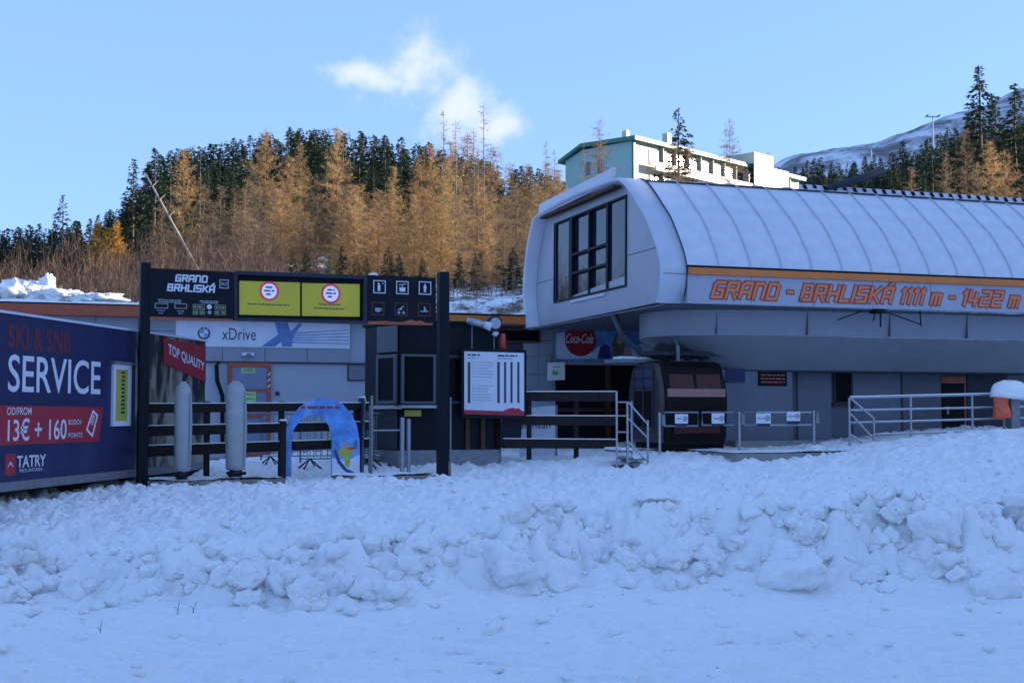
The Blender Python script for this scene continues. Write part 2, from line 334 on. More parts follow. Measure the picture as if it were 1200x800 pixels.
# ------------------------------------------------------------------ mesh builder
class MB:
    def __init__(s): s.v = []; s.f = []; s.smooth = False
    def add(s, vs, fs):
        k = len(s.v); s.v += [tuple(p) for p in vs]; s.f += [tuple(i + k for i in f) for f in fs]; return s
    def box(s, x0, x1, y0, y1, z0, z1):
        return s.add([(x0,y0,z0),(x1,y0,z0),(x1,y1,z0),(x0,y1,z0),(x0,y0,z1),(x1,y0,z1),(x1,y1,z1),(x0,y1,z1)],
                     [(3,2,1,0),(4,5,6,7),(0,1,5,4),(1,2,6,5),(2,3,7,6),(3,0,4,7)])
    def bbox(s, x0, x1, y0, y1, z0, z1, b=.015):      # box with chamfered vertical edges and top
        p = [(x0+b,y0),(x1-b,y0),(x1,y0+b),(x1,y1-b),(x1-b,y1),(x0+b,y1),(x0,y1-b),(x0,y0+b)]
        q = [(x0+b,y0+b),(x1-b,y0+b),(x1-b,y0+b),(x1-b,y1-b),(x1-b,y1-b),(x0+b,y1-b),(x0+b,y1-b),(x0+b,y0+b)]
        vs = [(x,y,z0) for x,y in p] + [(x,y,z1-b) for x,y in p] + [(x0+b,y0+b,z1),(x1-b,y0+b,z1),(x1-b,y1-b,z1),(x0+b,y1-b,z1)]
        fs = [tuple(range(7,-1,-1))] + [(i,(i+1)%8,8+(i+1)%8,8+i) for i in range(8)]
        fs += [(16,17,18,19),(8,9,17,16),(9,10,17),(10,11,18,17),(11,12,18),(12,13,19,18),(13,14,19),(14,15,16,19),(15,8,16)]
        return s.add(vs, fs)
    def prism(s, pts, y0, y1):          # polygon in the (u, z) plane, extruded from v=y0 to y1
        a = sum(pts[i][0]*pts[(i+1)%len(pts)][1] - pts[(i+1)%len(pts)][0]*pts[i][1] for i in range(len(pts)))
        if a < 0: pts = pts[::-1]
        n = len(pts)
        return s.add([(u,y0,z) for u,z in pts] + [(u,y1,z) for u,z in pts],
                     [tuple(range(n)), tuple(range(2*n-1, n-1, -1))] + [((i+1)%n, i, n+i, n+(i+1)%n) for i in range(n)])
    def plan(s, pts, z0, z1):           # polygon in plan, extruded up
        a = sum(pts[i][0]*pts[(i+1)%len(pts)][1] - pts[(i+1)%len(pts)][0]*pts[i][1] for i in range(len(pts)))
        if a < 0: pts = pts[::-1]
        n = len(pts)
        return s.add([(x,y,z0) for x,y in pts] + [(x,y,z1) for x,y in pts],
                     [tuple(range(n-1,-1,-1)), tuple(range(n, 2*n))] + [(i,(i+1)%n,n+(i+1)%n,n+i) for i in range(n)])
    def tube(s, path, r, n=8, r1=None, cap=True):
        k = len(s.v); P = [Vector(p) for p in path]; m = len(P)
        for i, p in enumerate(P):
            t = (P[min(i+1,m-1)] - P[max(i-1,0)]).normalized()
            a = t.cross(Vector((0,0,1))) if abs(t.z) < .9 else t.cross(Vector((1,0,0)))
            a.normalize(); b = t.cross(a); rr = r if r1 is None else r + (r1 - r)*i/(m-1)
            for j in range(n):
                w = 2*math.pi*j/n; s.v.append(tuple(p + a*(math.cos(w)*rr) + b*(math.sin(w)*rr)))
        for i in range(m-1):
            for j in range(n):
                s.f.append((k+i*n+j, k+i*n+(j+1)%n, k+(i+1)*n+(j+1)%n, k+(i+1)*n+j))
        if cap: s.f.append(tuple(k+j for j in range(n-1,-1,-1))); s.f.append(tuple(k+(m-1)*n+j for j in range(n)))
        return s
    def disc(s, u, z, r, y0, y1, n=28, rz=None):
        return s.prism([(u + r*math.cos(2*math.pi*i/n), z + (rz or r)*math.sin(2*math.pi*i/n)) for i in range(n)], y0, y1)
    def ring(s, u, z, ro, ri, y0, y1, n=28):
        c = [(math.cos(2*math.pi*i/n), math.sin(2*math.pi*i/n)) for i in range(n)]
        vs = [(u+ro*a, y0, z+ro*b) for a,b in c] + [(u+ri*a, y0, z+ri*b) for a,b in c] + [(u+ro*a, y1, z+ro*b) for a,b in c] + [(u+ri*a, y1, z+ri*b) for a,b in c]
        fs = []
        for i in range(n):
            j = (i+1) % n
            fs += [(i,j,n+j,n+i),(i,2*n+i,2*n+j,j),(n+i,n+j,3*n+j,3*n+i),(2*n+i,3*n+i,3*n+j,2*n+j)]
        return s.add(vs, fs)
    def rframe(s, u0, u1, z0, z1, w, y0, y1):    # picture-frame of four bars butted end to end
        s.box(u0,u1,y0,y1,z0,z0+w); s.box(u0,u1,y0,y1,z1-w,z1); s.box(u0,u0+w,y0,y1,z0+w,z1-w); s.box(u1-w,u1,y0,y1,z0+w,z1-w); return s
    def words(s, u0, u1, z, h, y0, y1, rng=random):   # a line of print too small to read
        u = u0
        while u < u1 - h:
            w = min(h*rng.uniform(1.6, 4.5), u1 - u); s.box(u, u+w, y0, y1, z, z+h); u += w + h*.7
        return s
    def mesh(s, name, m, smooth=False):
        me = bpy.data.meshes.new(name); me.from_pydata(s.v, [], s.f); me.update()
        me.materials.append(MATS[m] if isinstance(m, str) else m)
        if smooth or s.smooth: me.polygons.foreach_set('use_smooth', [True]*len(me.polygons))
        return me
    def build(s, name, m, parent=None, smooth=False):
        return put(name, s.mesh(name, m, smooth), parent)
def put(name, me, parent=None):
    o = bpy.data.objects.new(name, me); COL.objects.link(o)
    if parent: o.parent = parent
    return o
def npmesh(name, V, Fa, m, smooth=True):
    me = bpy.data.meshes.new(name); V = np.asarray(V, np.float32); Fa = np.asarray(Fa, np.int32); k = Fa.shape[1]
    me.vertices.add(len(V)); me.vertices.foreach_set('co', V.ravel())
    me.loops.add(Fa.size); me.loops.foreach_set('vertex_index', Fa.ravel())
    me.polygons.add(len(Fa)); me.polygons.foreach_set('loop_start', np.arange(0, Fa.size, k, dtype=np.int32))
    me.polygons.foreach_set('use_smooth', np.full(len(Fa), smooth))
    me.materials.append(MATS[m] if isinstance(m, str) else m); me.update(calc_edges=True); me.validate(); return me
def tag(o, label=None, cat=None, group=None, kind=None):
    if label: o['label'] = label
    if cat: o['category'] = cat
    if group: o['group'] = group
    if kind: o['kind'] = kind
    return o
def thing(name, label, cat, fr=None, loc=(0,0,0), rz=0, group=None):
    o = bpy.data.objects.new(name, None); COL.objects.link(o); o.empty_display_size = .2
    if fr: o.location = fr.o; o.rotation_euler = (0,0,fr.a)
    else: o.location = loc; o.rotation_euler = (0,0,rz)
    return tag(o, label, cat, group)
def dup(root, loc=None, rz=None, scale=None, label=None):
    r = root.copy(); COL.objects.link(r)
    if loc is not None: r.location = loc
    if rz is not None: r.rotation_euler = (0,0,rz)
    if scale is not None: r.scale = scale
    if label: r['label'] = label
    for ch in list(root.children):
        c = ch.copy(); COL.objects.link(c); c.parent = r
        for g in ch.children:
            d = g.copy(); COL.objects.link(d); d.parent = c
    return r
def pq(fr, pts, v=0): return [fr.onv(x, y, v) for x, y in pts]
def rect(fr, x0, x1, y0, y1, v=0):     # pixel rectangle -> (u0,u1,z0,z1) on plane v
    a = fr.onv((x0), (y0+y1)/2, v)[0]; b = fr.onv(x1, (y0+y1)/2, v)[0]; xm = (x0+x1)/2
    return a, b, fr.onv(xm, y1, v)[1], fr.onv(xm, y0, v)[1]

# lettering: font outlines fitted into a box on a plane, and a squared-off stroke alphabet
def text(s, box, y, name, m, parent, bold=0., shear=0., depth=.004):
    cu = bpy.data.curves.new('lettering', 'FONT'); cu.body = s; cu.size = 1; cu.offset = bold; cu.shear = shear; cu.resolution_u = 4
    ob = bpy.data.objects.new('lettering', cu); COL.objects.link(ob)
    bpy.context.view_layer.update()
    me = bpy.data.meshes.new_from_object(ob.evaluated_get(bpy.context.evaluated_depsgraph_get()))
    bpy.data.objects.remove(ob); bpy.data.curves.remove(cu)
    n = len(me.vertices); co = np.empty(n*3, np.float32); me.vertices.foreach_get('co', co); co = co.reshape(-1, 3)
    u0, u1, z0, z1 = box; mn, mx = co.min(0), co.max(0)
    out = np.empty_like(co); out[:,0] = u0 + (co[:,0]-mn[0])/(mx[0]-mn[0])*(u1-u0); out[:,2] = z0 + (co[:,1]-mn[1])/(mx[1]-mn[1])*(z1-z0); out[:,1] = y
    me.vertices.foreach_set('co', out.ravel()); me.materials.clear(); me.materials.append(MATS[m]); me.name = name; me.update()
    return put(name, me, parent)
GLY = {'G': (4,[[(4,6),(1,6),(0,5),(0,0),(4,0),(4,3),(2,3)]]), 'R': (4,[[(0,0),(0,6),(4,6),(4,3),(0,3)],[(2,3),(4,0)]]),
 'A': (4,[[(0,0),(0,5),(1,6),(4,6),(4,0)],[(0,2.4),(4,2.4)]]), 'N': (4,[[(0,0),(0,6),(3,6),(4,5),(4,0)]]), 'D': (4,[[(0,0),(0,6),(3,6),(4,5),(4,0),(0,0)]]),
 'B': (4,[[(0,0),(0,6),(3.6,6),(3.6,3.1),(4,2.8),(4,0),(0,0)],[(0,3.1),(3.6,3.1)]]), 'H': (4,[[(0,0),(0,6)],[(4,0),(4,6)],[(0,3),(4,3)]]), 'L': (3.4,[[(0,6),(0,0),(3.4,0)]]),
 'I': (0,[[(0,0),(0,6)]]), 'S': (4,[[(4,6),(0,6),(0,3),(4,3),(4,0),(0,0)]]), 'K': (4,[[(0,0),(0,6)],[(0,3),(1.4,3),(4,6)],[(1.4,3),(4,0)]]),
 'Á': (4,[[(0,0),(0,5),(1,6),(4,6),(4,0)],[(0,2.4),(4,2.4)],[(2,7.4),(3.2,8.3)]]), '1': (1,[[(0,5),(1,6),(1,0)]]), '4': (4,[[(0,6),(0,2),(4,2)],[(3,5),(3,0)]]),
 '2': (4,[[(0,6),(4,6),(4,3),(0,3),(0,0),(4,0)]]), 'm': (4,[[(0,0),(0,4),(4,4),(4,0)],[(2,4),(2,0)]]), '-': (2,[[(0,3),(2,3)]]), ' ': (.6,[])}
def stroke_text(s, u0, u1, z0, z1, y, wd, shear=0.):
    mb = MB(); tot = sum(GLY[c][0] + 2.1 for c in s) - 2.1; kx = (u1-u0)/tot; kz = (z1-z0)/6; x = 0; q = 0
    for c in s:
        w, pl = GLY[c]
        for line in pl:
            for (a, b) in zip(line, line[1:]):
                A = Vector((u0 + (x+a[0])*kx + shear*a[1]*kz, z0 + a[1]*kz)); B = Vector((u0 + (x+b[0])*kx + shear*b[1]*kz, z0 + b[1]*kz))
                d = (B-A).normalized(); nrm = Vector((-d.y, d.x))*wd/2; A = A - d*wd*.45; B = B + d*wd*.45
                q += 1; yy = y - (q % 5)*.0006
                mb.add([(p.x, yy, p.y) for p in (A-nrm, B-nrm, B+nrm, A+nrm)], [(0,1,2,3)])
        x += w + 2.1
    return mb

# ------------------------------------------------------------------ the ground
def gridmesh(name, Xg, Yg, Zg, m):
    r, c = Xg.shape; V = np.stack([Xg, Yg, Zg], -1).reshape(-1, 3)
    i = np.arange(r*c).reshape(r, c); Fa = np.stack([i[:-1,:-1], i[:-1,1:], i[1:,1:], i[1:,:-1]], -1).reshape(-1, 4)
    return npmesh(name, V, Fa, m)
ts = np.concatenate([np.linspace(-1.6, -.56, 40)[:-1], np.linspace(-.56, .56, 620), np.linspace(.56, 1.6, 40)[1:]])
ds = np.concatenate([np.linspace(1.5, 6, 30)[:-1], np.geomspace(6, 9.4, 190)[:-1], np.geomspace(9.4, 14.5, 220)[:-1], np.geomspace(14.5, 30, 190)[:-1], np.linspace(30, 38, 20)])
T, D = np.meshgrid(ts, ds); X, Y = T*(D + 2), D
g = put('snow_ground', gridmesh('snow_ground', X, Y, ground(X, Y), SNOW)); tag(g, kind='structure')
xs = np.linspace(-1500, 1500, 61); X, Y = np.meshgrid(xs, np.linspace(-1400, 4000, 91))
g = put('snow_field', gridmesh('snow_field', X, Y, X*0 - .6, SNOW)); tag(g, kind='structure')
ts = np.linspace(-1.3, 1.3, 420); ds = np.concatenate([np.linspace(34, 60, 60)[:-1], np.geomspace(60, 900, 120)]); T, D = np.meshgrid(ts, ds)
Z = hill(T*D, D)
g = put('hillside', gridmesh('hillside', T*D, D, Z, 'hill_ground')); tag(g, kind='structure')
# far snowy mountain: ridge line heights by bearing
RB = np.array([-.9, -.5, -.1, .12, .180, .227, .26, .293, .32, .347, .373, .40, .45, .6, .9]); RE = np.array([.07, .09, .12, .165, .193, .213, .217, .221, .231, .240, .247, .257, .272, .29, .25])
ts = np.linspace(-.6, .9, 260); ds = np.linspace(1400, 4200, 90); T, D = np.meshgrid(ts, ds); X, Y = T*D, D
e = np.interp(T, RB, RE); up = ss(1500, 3300, D); Z = e*3300*up*(1 - .5*ss(3400, 4200, D))
Z = Z + up*(45*fbm(X*.0022, Y*.0022, 3, 5) + 10*fbm(X*.012, Y*.012, 8, 3)) - 40
g = put('mountain', gridmesh('mountain', X, Y, Z, 'mountain_snow')); tag(g, kind='structure')
# the ridge across the valley that keeps the low sun off the station: crest square to the sun
s2 = Vector((SUN.x, SUN.y)).normalized(); p2 = Vector((-s2.y, s2.x)); L0 = 420; HR = 8.2 + L0*math.tan(SUN_EL)
A, B = np.meshgrid(np.linspace(-900, 420, 120), np.linspace(-260, 900, 60))
Zr = HR*np.clip(1 + B/260*np.where(B < 0, 1, 0), 0, 1)*(1 - .3*ss(300, 900, B)) + .4*fbm(A*.02, B*.02, 2, 3)*ss(-250, -150, B) - 1
Zr = Zr*ss(-900, -700, A)
g = put('valley_ridge', gridmesh('valley_ridge', s2.x*(L0+B) + p2.x*A, s2.y*(L0+B) + p2.y*A, Zr, 'ridge_ground')); tag(g, kind='structure')

# ------------------------------------------------------------------ frames of reference
p = at(771, 353, 28); S = Fr(p[0], p[1], 0, 18.4)                 # station: near bottom corner of the nose
Lf = S.sub(-8.1, 9.25, .5)                                     # lodge facade, same alignment
Gt = Fr(-6.62, 23.0, .15, 24.6)                                   # entrance gantry
Tr = Fr(-7.5, 18.75, .42, 81.5)                                   # advertising trailer, running away from the viewer

# ------------------------------------------------------------------ cable car station
st = thing('cable_car_station', 'rounded white cable car station with orange stripe and frosted curved roof', 'station', S)
PROF = [(.05,4.0),(-.13,4.35),(-.18,4.75),(-.05,5.12),(.25,5.55),(.6,5.98),(1.0,6.33),(1.5,6.75),(1.95,7.05),(2.6,7.2),(5.3,7.26),(8.0,7.12),(8.4,6.92),(8.75,6.45),(8.95,6.0),(9.12,5.3),(9.13,4.86),(8.85,3.96)]
def smooth(pts, k=4):
    out = []
    for i in range(len(pts)-1):
        a, b, c, d = pts[max(i-1,0)], pts[i], pts[i+1], pts[min(i+2,len(pts)-1)]
        for j in range(k):
            t = j/k; out.append(tuple(.5*((2*b[q]) + (-a[q]+c[q])*t + (2*a[q]-5*b[q]+4*c[q]-d[q])*t*t + (-a[q]+3*b[q]-3*c[q]+d[q])*t**3) for q in (0,1)))
    return out + [pts[-1]]
O = smooth(PROF, 4)
def inset(pts, d, c=(4.5, 5.5)):
    out = []
    for v, z in pts:
        w = Vector((c[0]-v, (c[1]-z)*1.6)); w.normalize(); out.append((v + w.x*d, z + w.y*d))
    return out
def loft(rings, closed=False):        # rings: list of lists of xyz
    mb = MB(); n = len(rings[0])
    vs = [p for r in rings for p in r]; fs = []
    for i in range(len(rings)-1):
        for j in range(n if closed else n-1):
            k = (j+1) % n; fs.append((i*n+j, i*n+k, (i+1)*n+k, (i+1)*n+j))
    return mb.add(vs, fs)
uf = lambda z: .34 + .01*(z - 4.0)
I1 = inset(O, .10); I2 = inset(O, .16)
loft([[(uf(z) , v, z) for v, z in I2], [(.02, v, z) for v, z in I1], [(-.02, v, z) for v, z in inset(O, .03)], [(.06, v, z) for v, z in O], [(.62, v, z) for v, z in O], [(.62, v, z) for v, z in I1]]).build('nose_shell', 'white_metal', st, True)
# front wall of the nose: polygon around the window opening, leaning back towards the top
cent = (4.95, 5.72)
W = dict(v0=2.50, v1=7.42, z0=4.62, z1=6.80)
wr = []
for v, z in I2:
    dv, dz = v - cent[0], z - cent[1]
    k = min((W['v1']-cent[0])/dv if dv > 0 else (W['v0']-cent[0])/dv if dv < 0 else 9, (W['z1']-cent[1])/dz if dz > 0 else (W['z0']-cent[1])/dz if dz < 0 else 9)
    wr.append((cent[0]+dv*k, cent[1]+dz*k))
mb = loft([[(uf(z)+.004, v, z) for v, z in I2], [(uf(z)+.004, v, z) for v, z in wr]])
n = len(I2); k = len(mb.v); mb.f.append((0, n, 2*n-1, n-1)); mb.build('front_wall', 'nose_panel', st)
def fp(v, z, d=0): return (uf(z) + d, v, z)
def fbox(v0, v1, z0, z1, d0, d1):     # box standing on the leaning front wall
    return MB().add([fp(v0,z0,d0),fp(v1,z0,d0),fp(v1,z1,d0),fp(v0,z1,d0),fp(v0,z0,d1),fp(v1,z0,d1),fp(v1,z1,d1),fp(v0,z1,d1)],
                    [(0,1,2,3)[::-1],(4,5,6,7),(0,4,5,1)[::-1],(1,5,6,2)[::-1],(2,6,7,3)[::-1],(3,7,4,0)[::-1]])
win = fbox(2.5, 7.5, 4.57, 6.85, .20, .24).build('window', 'black', st)
fr_ = MB()
for a in ((2.5,7.5,4.60,4.65),(2.5,7.5,6.77,6.82),(2.5,2.56,4.65,6.77),(7.44,7.5,4.65,6.77),(3.62,3.74,4.65,6.77),(6.1,6.32,4.65,6.77),(4.86,4.94,4.65,6.77),(3.74,4.86,5.25,5.31),(4.94,6.1,5.25,5.31),(3.74,4.86,5.75,5.81),(4.94,6.1,5.75,5.81)):
    b = fbox(*a, -.03, .10); fr_.add(b.v, b.f)
fr_.build('window_frame', 'gate_black', win)
for a in ((2.58,3.62,4.65,6.77),(6.32,7.42,4.65,6.77)): fbox(*a, .03, .05).build('pane', 'mirror_glass', win)
for (a, b_) in ((3.74,4.86),(4.94,6.1)):
    for (c, d) in ((4.65,5.25),(5.31,5.75),(5.81,6.77)): fbox(a, b_, c, d, .07+.004*random.random(), .09).build('pane', 'mirror_glass', win)
fbox(3.8, 6.2, 4.50, 4.57, -.04, .1).build('window_sill', 'white_metal', win)
seam = MB()
for a in ((.15,2.45,5.33,5.345),(7.55,8.95,5.28,5.295)): b = fbox(*a, -.002, .0); seam.add(b.v, b.f)
seam.build('panel_joint', 'dark_grey', st)
MB().tube([(.618,v-.004,z+.004) for v,z in inset(O[2:40], -.006)],.012,5).build('shell_joint', 'dark_grey', st)
MB().box(.05,.62,-.188,-.16,4.63,4.642).build('shell_joint', 'dark_grey', st)
MB().box(.1,.3,2.7,8.0,7.0,7.06).build('hood_trim', 'wood_brown', st)
# parapet above the hood, snow on it
MB().add([(.10,2.9,7.16),(.10,8.1,7.06),(.10,8.05,7.42),(.10,2.75,7.50),(.2,2.9,7.16),(.2,8.1,7.06),(.2,8.05,7.42),(.2,2.75,7.50)],[(0,3,2,1),(4,5,6,7),(0,4,7,3),(1,2,6,5),(3,7,6,2),(0,1,5,4)]).build('parapet', 'white_metal', st)
# roof skin in separate bent panels with raised ribs between
PW, NP = .79, 17
near = O[9:40]
pan = loft([[(x, v, z) for v, z in near] for x in (.012, PW-.012)])
pin = inset(near, .05); pan.add(loft([[(.012, v, z) for v, z in pin], [(.012, v, z) for v, z in near]]).v, loft([[(.012, v, z) for v, z in pin], [(.012, v, z) for v, z in near]]).f)
panm = pan.mesh('roof_panel', 'frosted_roof', False)
ot = inset(near, -.035)
ribm = loft([[(-.02, v, z) for v, z in near], [(-.02, v, z) for v, z in ot], [(.02, v, z) for v, z in ot], [(.02, v, z) for v, z in near]]).mesh('roof_rib', 'roof_rib')
for i in range(NP):
    o = put('roof_panel', panm, st); o.location = (.62 + i*PW, 0, 0)
    if i: o = put('roof_rib', ribm, st); o.location = (.62 + i*PW, 0, 0)
UE = .62 + NP*PW
loft([[(.6, v, z) for v, z in O[38:]], [(UE, v, z) for v, z in O[38:]]]).build('rear_roof', 'frosted_roof', st, True)
loft([[(.60, v, z) for v, z in pin], [(UE, v, z) for v, z in pin]]).build('roof_lining', 'dark_grey', st, True)
MB().box(.62,UE,1.93,1.99,7.06,7.095).build('roof_seam', 'dark_grey', st)
# eave, orange stripe and lettered fascia
MB().add([(.64,-.16,4.79),(UE,-.16,4.79),(UE,-.16,4.84),(.64,-.16,4.84),(.64,.1,4.79),(UE,.1,4.79),(UE,.1,4.84),(.64,.1,4.84)],[(0,1,2,3),(7,6,5,4),(3,2,6,7),(1,0,4,5),(0,3,7,4),(1,5,6,2)]).build('eave', 'black', st)
MB().box(.64,UE,-.215,.05,4.635,4.788).build('orange_stripe', 'orange', st)
fa = MB().box(.64,UE,-.16,.06,4.0,4.632).build('fascia', 'grey_clad_light', st)
for i in range(1, 8):
    MB().box(.64+i*1.58-.004,.64+i*1.58+.004,-.1625,-.15,4.002,4.63).build('panel_joint', 'dark_grey', fa)
A = S.onv(834, 349, -.16); B = S.onv(1196, 359, -.16)
sg = 'GRAND - BRHLISKÁ 1111 m - 1422 m'
hh = .33
stroke_text(sg, A[0], B[0]-.12, 4.15, 4.15+hh, -.166, .12, .34).build('lettering', 'letter_red', fa)
stroke_text(sg, A[0], B[0]-.12, 4.15, 4.15+hh, -.172, .066, .34).build('lettering', 'letter_orange', fa)
# snow guards on the flat of the roof and the dark chute lying over them
GU = S.onv(937, 215, 3.3)[0]
MB().box(GU,UE,3.3,3.36,7.2,7.50).build('snow_guard', 'frosted_roof', st)
finm = MB().add([(0,-.02,.02),(.10,-.02,.02),(.28,-.02,.34),(.18,-.02,.34),(0,.0,.02),(.10,.0,.02),(.28,.0,.34),(.18,.0,.34)],[(0,1,2,3),(7,6,5,4),(0,4,5,1),(1,5,6,2),(2,6,7,3),(3,7,4,0)]).mesh('guard_slat', 'black')
for i in range(int((UE-GU)/.30)-1):
    o = put('guard_slat', finm, st); o.location = (GU+.35+i*.30, 3.298, 7.15); o.scale = (-1,1,1)
MB().tube([(6.3,3.1,7.42),(7.0,3.05,7.62),(7.9,3.0,7.93)],.085,10,.11).build('roof_chute', 'dark_grey', st, True)
# mechanical skirt under the shell, in two tapering tiers
pl1 = smooth([(1.5,4.2),(.75,2.6),(.9,1.5),(1.8,.9),(3.4,.62),(6,.5),(10,.5),(UE,.5)],4)
pl1b = [(u+.05,v+.1) for u,v in pl1]
t1 = loft([[(u,v,4.02) for u,v in pl1],[(u,v,3.38) for u,v in pl1b]])
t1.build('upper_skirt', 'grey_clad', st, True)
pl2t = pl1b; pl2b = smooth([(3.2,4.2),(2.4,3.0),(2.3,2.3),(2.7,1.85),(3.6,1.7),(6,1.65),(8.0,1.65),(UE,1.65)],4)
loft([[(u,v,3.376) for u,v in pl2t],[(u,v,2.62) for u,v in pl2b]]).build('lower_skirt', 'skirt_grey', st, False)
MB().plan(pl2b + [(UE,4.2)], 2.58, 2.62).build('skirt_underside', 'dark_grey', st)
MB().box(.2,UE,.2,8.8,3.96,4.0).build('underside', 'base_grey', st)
for i in range(5):
    u = 1.9 + i*2.2; q = min(pl1, key=lambda p: abs(p[0]-u)); MB().box(u-.004,u+.004,q[1]-.002,q[1]+.13,3.4,3.99).build('panel_joint', 'base_grey', st)
# floodlight bracket below the fascia
fl = MB(); u0, _ = S.onv(1032, 370, -.1)
fl.tube([(u0-1.15,-.1,3.72),(u0-.35,.1,3.96)],.014,6).tube([(u0,-.1,3.98),(u0-.02,-.12,3.58)],.02,6).tube([(u0+.15,0,3.96),(u0+1.1,-.1,3.66)],.014,6).tube([(u0+1.08,-.1,3.98),(u0+1.1,-.1,3.62)],.016,6).tube([(u0-.1,-.05,3.96),(u0-.2,-.1,3.72)],.014,6)
fl.box(u0-.16,u0+.12,-.16,.1,3.9,3.985)
fl.build('lamp_bracket', 'black', st)
# ground floor walls
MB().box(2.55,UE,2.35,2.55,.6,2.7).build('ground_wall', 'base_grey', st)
a = rect(S, 843, 929, 430, 522, 1.75)
cb = MB().bbox(a[0],a[1],1.75,2.34,.7,2.615,.01).build('corner_pier', 'pier_grey', st)
b = rect(S, 889, 922, 433, 452, 1.72); sgn = MB().box(*b[:2],1.715,1.747,*b[2:]).build('display_sign', 'black', st)
mbw = MB(); 
for k in range(3): mbw.words(b[0]+.06,b[1]-.06,b[2]+.07+k*.085,.035,1.709,1.7145)
mbw.build('display_text', 'orange_dark', sgn)
b = rect(S, 851, 873, 432, 448, 1.72); MB().box(b[0],b[1],1.715,1.747,b[2],b[3]).build('blue_plate', 'navy', st)
b = rect(S, 976, 998, 432, 473, 2.34)
wn_ = MB().rframe(*b,.05,2.29,2.348).build('window', 'dark_grey', st); MB().box(b[0]+.05,b[1]-.05,2.325,2.348,b[2]+.05,b[3]-.05).build('pane', 'dark_glass', wn_)
MB().box(b[0]-.04,b[1]+.04,2.24,2.348,b[2]-.05,b[2]-.003).build('window_sill', 'wood_brown', wn_)
for (x0, x1, mm) in ((935,974,'pier_grey'),(1000,1055,'pier_grey'),(1058,1103,'base_grey'),(1134,1178,'dark_grey'),(1181,1240,'pier_grey')):
    b = rect(S, x0, x1, 431, 505, 2.3); MB().box(b[0],b[1],2.305,2.348,.9,2.6).build('wall_panel', mm, st)
b = rect(S, 1105, 1130, 449, 505, 2.3)
dr = MB().box(b[0],b[1],2.30,2.348,.8,b[3]).build('door', 'black', st); MB().box(b[0]-.05,b[1]+.05,2.27,2.348,b[3]+.003,b[3]+.17).build('lintel', 'orange_dark', dr)
MB().box(b[0]+.1,b[0]+.14,2.25,2.299,1.55,1.75).build('handle', 'steel', dr)
MB().box(b[1]+.01,b[1]+.05,2.29,2.348,.8,b[3]).build('door_edge', 'orange_dark', dr)
MB().box(2.5,UE,2.2,2.345,.6,.9).build('plinth', 'wood_brown', st)
# drive rail and tyres that carry the cabin through the station
dv = MB(); dv.box(1.2,8.0,2.2,2.5,3.2,3.4); dv.box(.3,3.0,1.5,1.62,2.92,3.02)
dv.build('drive_rail', 'dark_grey', st)
tym = MB().tube([(0,-.06,0),(0,.06,0)],.2,14).mesh('tyre', 'rubber')
for i in range(6): o = put('drive_tyre', tym, st); o.location = (.9+i*.36, 1.75, 3.02)
MB().tube([(.25,3.0,3.9),(.15,2.3,3.4),(.5,1.9,2.95),(1.1,1.75,2.85)],.09,8,.06).build('guide_arm', 'dark_grey', st, True)
MB().box(-.2,1.6,1.8,2.6,2.76,2.84).build('catwalk', 'steel_dull', st)
for i in range(3): MB().box(-.1+i*.6,.3+i*.6,1.85,2.3,2.845,2.9).build('snow_cap', SNOW, st)

# ------------------------------------------------------------------ gondola cabin docked in the station
ca = S.sub(.42, .6, .78)
cb = thing('gondola_cabin', 'dark gondola cabin with pale band drawn as a reflection, docked under the white station', 'gondola', ca); cb.scale = (.88, 1, 1)
prof = [(.0,.08),(.0,.25),(-.07,.9),(-.05,1.35),(.12,1.80),(.35,1.98),(1.35,1.98),(1.58,1.80),(1.75,1.35),(1.77,.9),(1.7,.25),(1.7,.08)]
sp = smooth(prof, 3)
rings = [[(x, .85 + (v-.85)*k, 1.03 + (z-1.03)*k) for v, z in sp] for x, k in ((-.12,.80),(0,.96),(.08,1.0),(1.65,1.0),(1.73,.96),(1.85,.80))]
bd = loft(rings, True); n = len(sp); bd.f.append(tuple(range(n))); bd.f.append(tuple(range(6*n-1,5*n-1,-1)))
bd.build('body', 'cabin_dark', cb, True)
for (x0,x1) in ((.14,.82),(.90,1.58)):
    loft([[(x, v-.02, z) for v, z in [(-.045,.98),(-.055,1.3),(.05,1.68)]] for x in (x0,x1)]).build('side_window', 'cabin_orange', cb)
MB().add([(.05,-.095,1.17),(1.68,-.095,1.17),(1.68,-.10,1.35),(.05,-.10,1.35),(.05,-.06,1.17),(1.68,-.06,1.17),(1.68,-.06,1.35),(.05,-.06,1.35)],[(0,1,2,3),(3,2,6,7),(1,0,4,5),(0,3,7,4),(1,5,6,2)]).build('window_band', 'cabin_band', cb)  # reflection along the windows, drawn as a solid pale strip
ep = [(.85+(v-.85)*.92, 1.03+(z-1.03)*.9) for v, z in sp]; n_e = len(ep)
MB().add([(-.135,v,z) for v,z in ep]+[(-.02,.85+(v-.85)*1.06,1.03+(z-1.03)*1.06) for v,z in ep],[tuple(range(n_e))]+[((i+1)%n_e,i,n_e+i,n_e+(i+1)%n_e) for i in range(n_e)]).build('end_cap', 'cabin_end', cb)
for (v0,v1) in ((.38,.80),(.90,1.32)):
    for (z0,z1,mm) in ((1.62,1.80,'cabin_glass'),(1.40,1.56,'cabin_glass'),(.5,1.30,'cabin_dark')):
        MB().box(-.155,-.137,v0,v1,z0,z1).build('end_window', mm, cb)
efr = MB()
for a in ((.30,.36,.4,1.86),(.82,.88,.4,1.86),(1.34,1.40,.4,1.86)): efr.box(-.165,-.137,*a)
efr.build('end_frame', 'dark_grey', cb)
MB().box(.0,1.7,.05,1.6,0,.1).build('floor_pan', 'black', cb)
